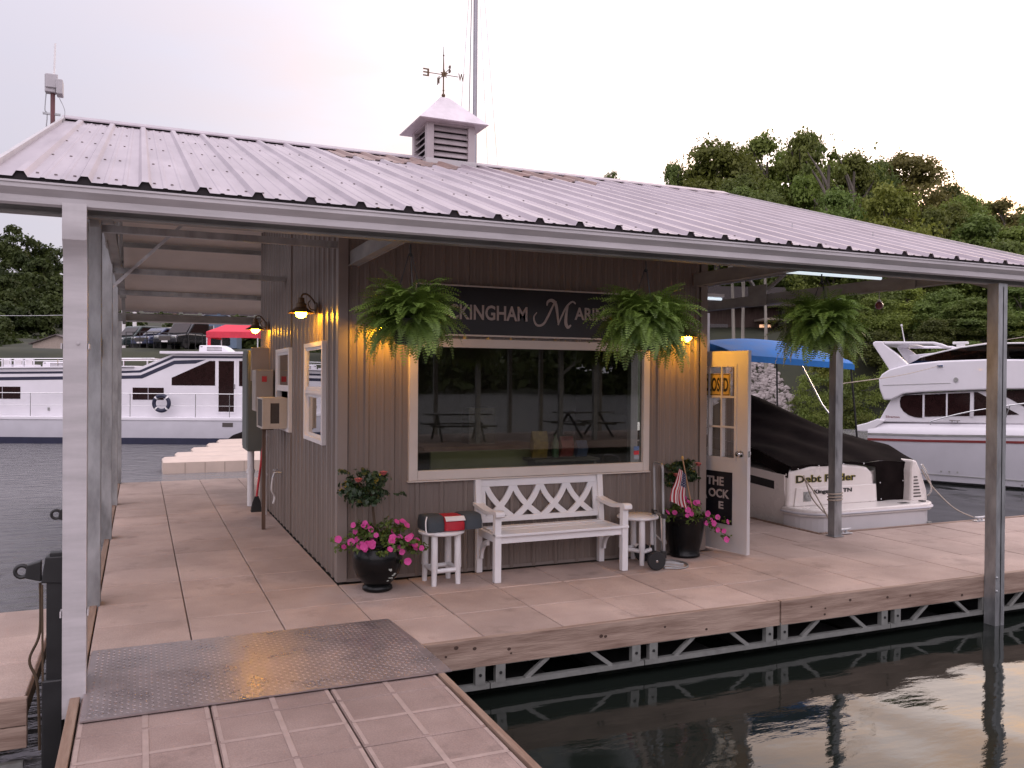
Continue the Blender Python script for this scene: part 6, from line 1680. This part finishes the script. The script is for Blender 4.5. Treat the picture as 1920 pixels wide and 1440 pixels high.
# ================================================================== THE FAR LEFT SHORE
def car(label, px, d, col, heading, kind='suv', z=None, group='cars parked above the far bank', name='parked_car'):
    p = site(px, d); s = (px-960)/FPX*d
    t = thing(name, label, 'car' if kind != 'pickup' else 'pickup', (p[0], p[1], terrain(s, d) if z is None else z), heading, group)
    L_, W_, H_ = {'suv': (4.7,1.85,1.75), 'wagon': (4.5,1.78,1.5), 'pickup': (5.4,1.9,1.8), 'jeep': (4.2,1.8,1.8)}[kind]
    m = mat('car_paint_'+kind+str(int(px)), col, rough=.28, metal=.2, var=.05, coat=.6)
    lowp = [(-L_/2,.35),(-L_/2,.85),(-L_/2+.1,.98),(L_/2-1.1,1.0),(L_/2-.15,.86),(L_/2,.7),(L_/2,.35)]
    build('body', MB().prism(lowp, 'y', -W_/2, W_/2), m, t, smooth=False, bevel=.08, seg=3)
    if kind == 'pickup': top = [(-.7,.97),(-.55,H_),(.9,H_),(1.55,.99)]
    elif kind == 'jeep': top = [(-L_/2+.05,.96),(-L_/2+.1,H_),(.75,H_),(1.05,.98)]
    else: top = [(-L_/2+.06,.96),(-L_/2+.3,H_),(.75,H_-.02),(1.45,.98)]
    build('cab', MB().prism(top, 'y', -W_/2+.10, W_/2-.10), m, t, smooth=False, bevel=.07, seg=3)
    a, b_ = top[0], top[1]
    g = MB(); ins = [(top[0][0]+.25, 1.05), (top[1][0]+.15, H_-.14), (top[2][0]-.08, H_-.14), (top[3][0]-.22, 1.05)]
    g.prism(ins, 'y', -W_/2+.092, W_/2-.092)
    build('side_windows', g, MAT['darkglass'], t, smooth=False)
    x0_, z0_ = top[2]; x1_, z1_ = top[3]
    build('windscreen', MB().add([(x1_-.02+.03, -W_/2+.2, z1_+.08),(x1_-.02+.03, W_/2-.2, z1_+.08),(x0_+.10, W_/2-.26, z0_-.10),(x0_+.10, -W_/2+.26, z0_-.10)], [(0,1,2,3)]), MAT['darkglass'], t, smooth=False)
    for sx in (-L_/2+.9, L_/2-.9):
        for sy in (-1, 1):
            w_ = build('wheel', MB().lathe([(.2,-.1),(.33,-.1),(.35,-.06),(.35,.06),(.33,.1),(.2,.1),(.12,.07),(0,.07)], n=18).rot(PI/2*sy*-1,'X').shift(sx, sy*(W_/2-.08), .35), MAT['rubber'], t)
    for sy in (-1, 1):
        build('headlight', MB().box(L_/2-.16, L_/2+.008, sy*(W_/2-.42), sy*(W_/2-.08), .66, .82), MAT['chrome'], t, smooth=False, bevel=.03)
    build('grille', MB().box(L_/2-.02, L_/2+.012, -.45, .45, .52, .78), MAT['grille'], t, smooth=False)
    build('number_plate', MB().box(L_/2+.0, L_/2+.02, -.25, .25, .40, .50), MAT['vinyl'], t, smooth=False)
    return t
hd = -YAW - R(118)
car('dark green SUV at the left of the parked row above the far bank', 268, 60, (.03,.045,.045), hd, 'suv')
car('tan SUV behind the blue wagon in the parked row', 338, 64, (.38,.27,.20), hd, 'suv')
car('blue-grey wagon parked in the middle of the row', 314, 58, (.055,.065,.12), hd, 'wagon')
car('black pickup parked beside the red canopy', 362, 57.5, (.015,.015,.02), hd+.15, 'pickup')
car('white off-road vehicle below the red canopy, half hidden by the houseboat roof', 436, 50.5, (.62,.60,.52), hd+1.9, 'jeep')
p = site(448, 51.5)
ten = thing('canopy_tent', 'red pop-up canopy tent above the far bank', 'tent', (p[0], p[1], terrain((436-960)/FPX*51.5, 51.5)), -YAW+.05)
zb_ = terrain((436-960)/FPX*51.5, 51.5); e0 = 4.36-zb_; a0 = 4.98-zb_
build('canopy', MB().add([(-1.5,-1.5,e0),(1.5,-1.5,e0),(1.5,1.5,e0),(-1.5,1.5,e0),(-.5,0,a0),(.8,0,a0)], [(0,1,5,4),(1,2,5),(2,3,4,5),(3,0,4)])
      .box(-1.505,1.505,-1.51,-1.49,e0-.36,e0-.001).box(-1.51,-1.49,-1.489,1.489,e0-.36,e0-.001).box(1.49,1.51,-1.489,1.489,e0-.36,e0-.001), MAT['red'], ten, smooth=False)
for sx in (-1,1):
    for sy in (-1,1): build('leg', MB().box(sx*1.47-.03,sx*1.47+.03,sy*1.47-.03,sy*1.47+.03,0,e0-.01), MAT['galvl'], ten, smooth=False)
build('side_curtain', MB().box(-1.488,-1.25,-1.485,-1.47,.3,e0-.37), MAT['red'], ten, smooth=False)
def hut(name, label, px, d, w_, dp, hw_, hr, col, roofcol, rz, win=(), z=None):
    p = site(px, d); s = (px-960)/FPX*d
    t = thing(name, label, 'building', (p[0], p[1], terrain(s, d)-.1 if z is None else z), rz)
    build('walls', MB().prism([(-w_/2,0),(w_/2,0),(w_/2,hw_),(0,hr),(-w_/2,hw_)], 'y', 0, dp), mat(name+'_wall', col, rough=.8), t, smooth=False)
    rf = MB()
    for sx in (-1, 1): rf.bar((sx*(w_/2+.25)*1.0, dp/2, hw_-.25*(hr-hw_)/(w_/2)+.06), (0, dp/2, hr+.06), dp+.5, .08, up=(0,0,1))
    build('roof', rf, mat(name+'_roof', roofcol, rough=.8), t, smooth=False)
    for x, z0_, ww, hh in win: 
        wn_ = build('window', MB().box(x-ww/2,x+ww/2,-.02,-.003,z0_,z0_+hh), MAT['darkglass'], t, smooth=False)
        build_each('window_frame', MB().box(x-ww/2-.06,x-ww/2-.001,-.03,-.003,z0_-.06,z0_+hh+.06).box(x+ww/2+.001,x+ww/2+.06,-.03,-.003,z0_-.06,z0_+hh+.06), MAT['vinyl'], wn_, smooth=False)
    return t
hut('shed', 'beige gable-ended shed on the far bank, left of the downspout', 106, 76, 4.3, 5, 2.5, 3.25, (.34,.28,.24), (.10,.08,.08), -YAW, [(-.85,.9,.5,.9)], z=height(672,76,106)-1.2)
hut('blue_house', 'small blue-grey house behind the red canopy', 405, 78, 3.6, 4, 2.6, 3.4, (.12,.17,.24), (.30,.32,.36), -YAW+.2, [(-.6,.9,.7,1.1),(.8,.9,.6,1.1)], z=height(628,78,405)-1.2)
for i, (px, top, d, m_, lb) in enumerate(((231, 560, 66, 'vinyl', 'pale utility pole at the edge of the left steel posts'), (252, 560, 66, 'vinyl', 'pale utility pole behind the dark green SUV'), (327, 565, 70, 'postwood', 'brown wooden utility pole behind the parked cars'))):
    p = site(px, d); zb_ = terrain((px-960)/FPX*d, d)
    t = thing('utility_pole', lb, 'pole', (p[0], p[1], zb_))
    build('pole', MB().tube([(0,0,-.2),(0,0,height(top,d,px)-zb_+3)], [.17,.13], 10), MAT[m_], t)
    build('crossarm', MB().box(-.9,.9,-.05,.05,height(top,d,px)-zb_+2.4,height(top,d,px)-zb_+2.55), MAT[m_], t, smooth=False)
a_, b_ = site(-120, 64), site(231, 66)
tag(build('power_line', MB().tube(spline([(a_[0],a_[1],height(590,64,-120)),((a_[0]+b_[0])/2,(a_[1]+b_[1])/2,height(592,65,60)),(b_[0],b_[1],height(588,66,231))],6), .018, 5), MAT['galvl'], None), 'thin pale wire crossing in front of the wooded hill', 'wire')
rlm = MB(); fr = thing('bank_railing', 'thin dark railing in front of the parked cars', 'railing', (0,0,0))
P_ = []
for px in range(236, 392, 13):
    d = 55.6; p = site(px, d); z = terrain((px-960)/FPX*d, d); P_.append((p[0],p[1],z)); rlm.tube([(p[0],p[1],z-.1),(p[0],p[1],z+1.05)], .03, 5)
build('uprights', rlm, MAT['black'], fr)
build('top_rail', MB().tube([(x,y,z+1.05) for x,y,z in P_], .025, 5).tube([(x,y,z+.55) for x,y,z in P_], .018, 5), MAT['black'], fr)
pb = site(246, 44)
pt_ = thing('pontoon_boat', 'small red and white boat behind the houseboat roof rail', 'boat', (pb[0], pb[1], 0), -YAW)
zt_ = height(672, 44, 246)
build('hull', MB().loft([[(x,-1*w_,.9),(x,-.8*w_,-.45),(x,.8*w_,-.45),(x,w_,.9)] for x, w_ in ((-1.9,.9),(1.4,1.0),(2.3,.2))]), MAT['gel'], pt_, smooth=False)
build('red_band', MB().box(-1.9,1.5,-1.06,1.06,.905,zt_-.72), MAT['red'], pt_, smooth=False, bevel=.03)
build('canopy', MB().box(-1.3,1.4,-1,1,zt_-.09,zt_), MAT['gel'], pt_, smooth=False, bevel=.03)
build_each('canopy_post', MB().box(-1.2,-1.14,-.95,-.9,zt_-.73,zt_-.091).box(1.2,1.26,-.95,-.9,zt_-.73,zt_-.091).box(0,.05,-.95,-.9,zt_-.73,zt_-.091), MAT['gel'], pt_, smooth=False)

# ---- the brown house on the right bank
pH = site(1385, 51); zH = height(655, 51, 1385)-1.0
ho = thing('brown_house', 'brown timber house with a lit porch among the trees, behind the blue bimini', 'house', (pH[0], pH[1], zH), -YAW+.1)
build('walls', MB().box(-2.6,2.4,0,5,0,3.6), woodmat('house_board', (.05,.03,.025), (.10,.07,.06), 2, 1.5), ho, smooth=False)
build('foundation', MB().box(-2.65,2.45,-.05,5.05,-3.5,-.002), mat('house_stone', (.13,.12,.12), rough=.9), ho, smooth=False)
build('roof', MB().prism([(-3.2,3.5),(2.9,3.5),(2.2,4.6),(-2.5,4.6)], 'y', -1.4, 5.6), mat('house_roof', (.06,.05,.05), rough=.8), ho, smooth=False)
build('lit_window', MB().box(1.25,1.95,-.03,-.004,1.3,2.5), emit('window_glow', (1.0,.56,.34), .7), ho, smooth=False)
build('window', MB().box(-1.9,-.7,-.03,-.004,1.2,2.5), MAT['darkglass'], ho, smooth=False)
build('porch_roof', MB().box(.9,3.3,-1.8,-.05,2.65,2.78), mat('porch_roof', (.30,.24,.20), rough=.8), ho, smooth=False)
for x in (1.0, 2.1, 3.2): build('porch_post', MB().box(x-.05,x+.05,-1.75,-1.65,-3.0,2.649), MAT['bark'], ho, smooth=False)
build('porch_floor', MB().box(.8,3.4,-1.8,-.051,-.1,0), MAT['bark'], ho, smooth=False)
pr2_ = MB()
for k in range(9): pr2_.box(.85+k*.3,.89+k*.3,-1.78,-1.74,.001,.9)
pr2_.box(.8,3.4,-1.79,-1.73,.901,.96)
build('porch_rail', pr2_, MAT['barkpale'], ho, smooth=False)

# ================================================================== ACROSS THE WATER BEHIND THE PHOTOGRAPHER (seen in reflections)
sl_ = thing('covered_slip', 'open roofed dock with posts across the water, seen reflected in the shop window', 'dock', (9.0, -15.5, 0))
build('platform', MB().box(-5,6,-2.5,1.5,-.2,0), MAT['tile'], sl_, smooth=False)
build('roof', MB().prism([(-3.4,2.75),(2.6,2.75),(2.6,2.95),(-.4,3.8),(-3.4,2.95)], 'x', -6, 7), MAT['gutter'], sl_, smooth=False)
for x in (-4.8,-2.2,.3,1.4,3.6,5.8):
    for y in (-2.3, 1.3): build('post', MB().box(x-.06,x+.06,y-.06,y+.06,.002,2.749), MAT['galvd'], sl_, smooth=False)
build('brace', MB().bar((.36,1.3,1.9),(1.3,1.3,2.6),.08,.08), MAT['galvd'], sl_, smooth=False)
def table(label, x, y, rz):
    t = thing('picnic_table', label, 'table', (x, y, 0), rz, 'picnic tables on the roofed dock')
    build('tabletop', MB().box(-.9,.9,-.38,.38,.72,.76), MAT['black'], t, smooth=False)
    for s in (-1,1): build('bench_seat', MB().box(-.9,.9,s*.55,s*.82,.42,.46), MAT['black'], t, smooth=False)
    for s in (-1,1): build('leg', MB().bar((s*.6,-.68,.0),(s*.6,.0,.72),.05,.05).bar((s*.6,.68,.0),(s*.6,.0,.72),.05,.05).box(s*.6-.02,s*.6+.02,-.8,.8,.37,.419), MAT['black'], t, smooth=False)
table('dark picnic table at the left of the roofed dock reflection', 6.6, -15.2, .1)
table('dark picnic table at the right of the roofed dock reflection', 10.8, -15.6, -.2)
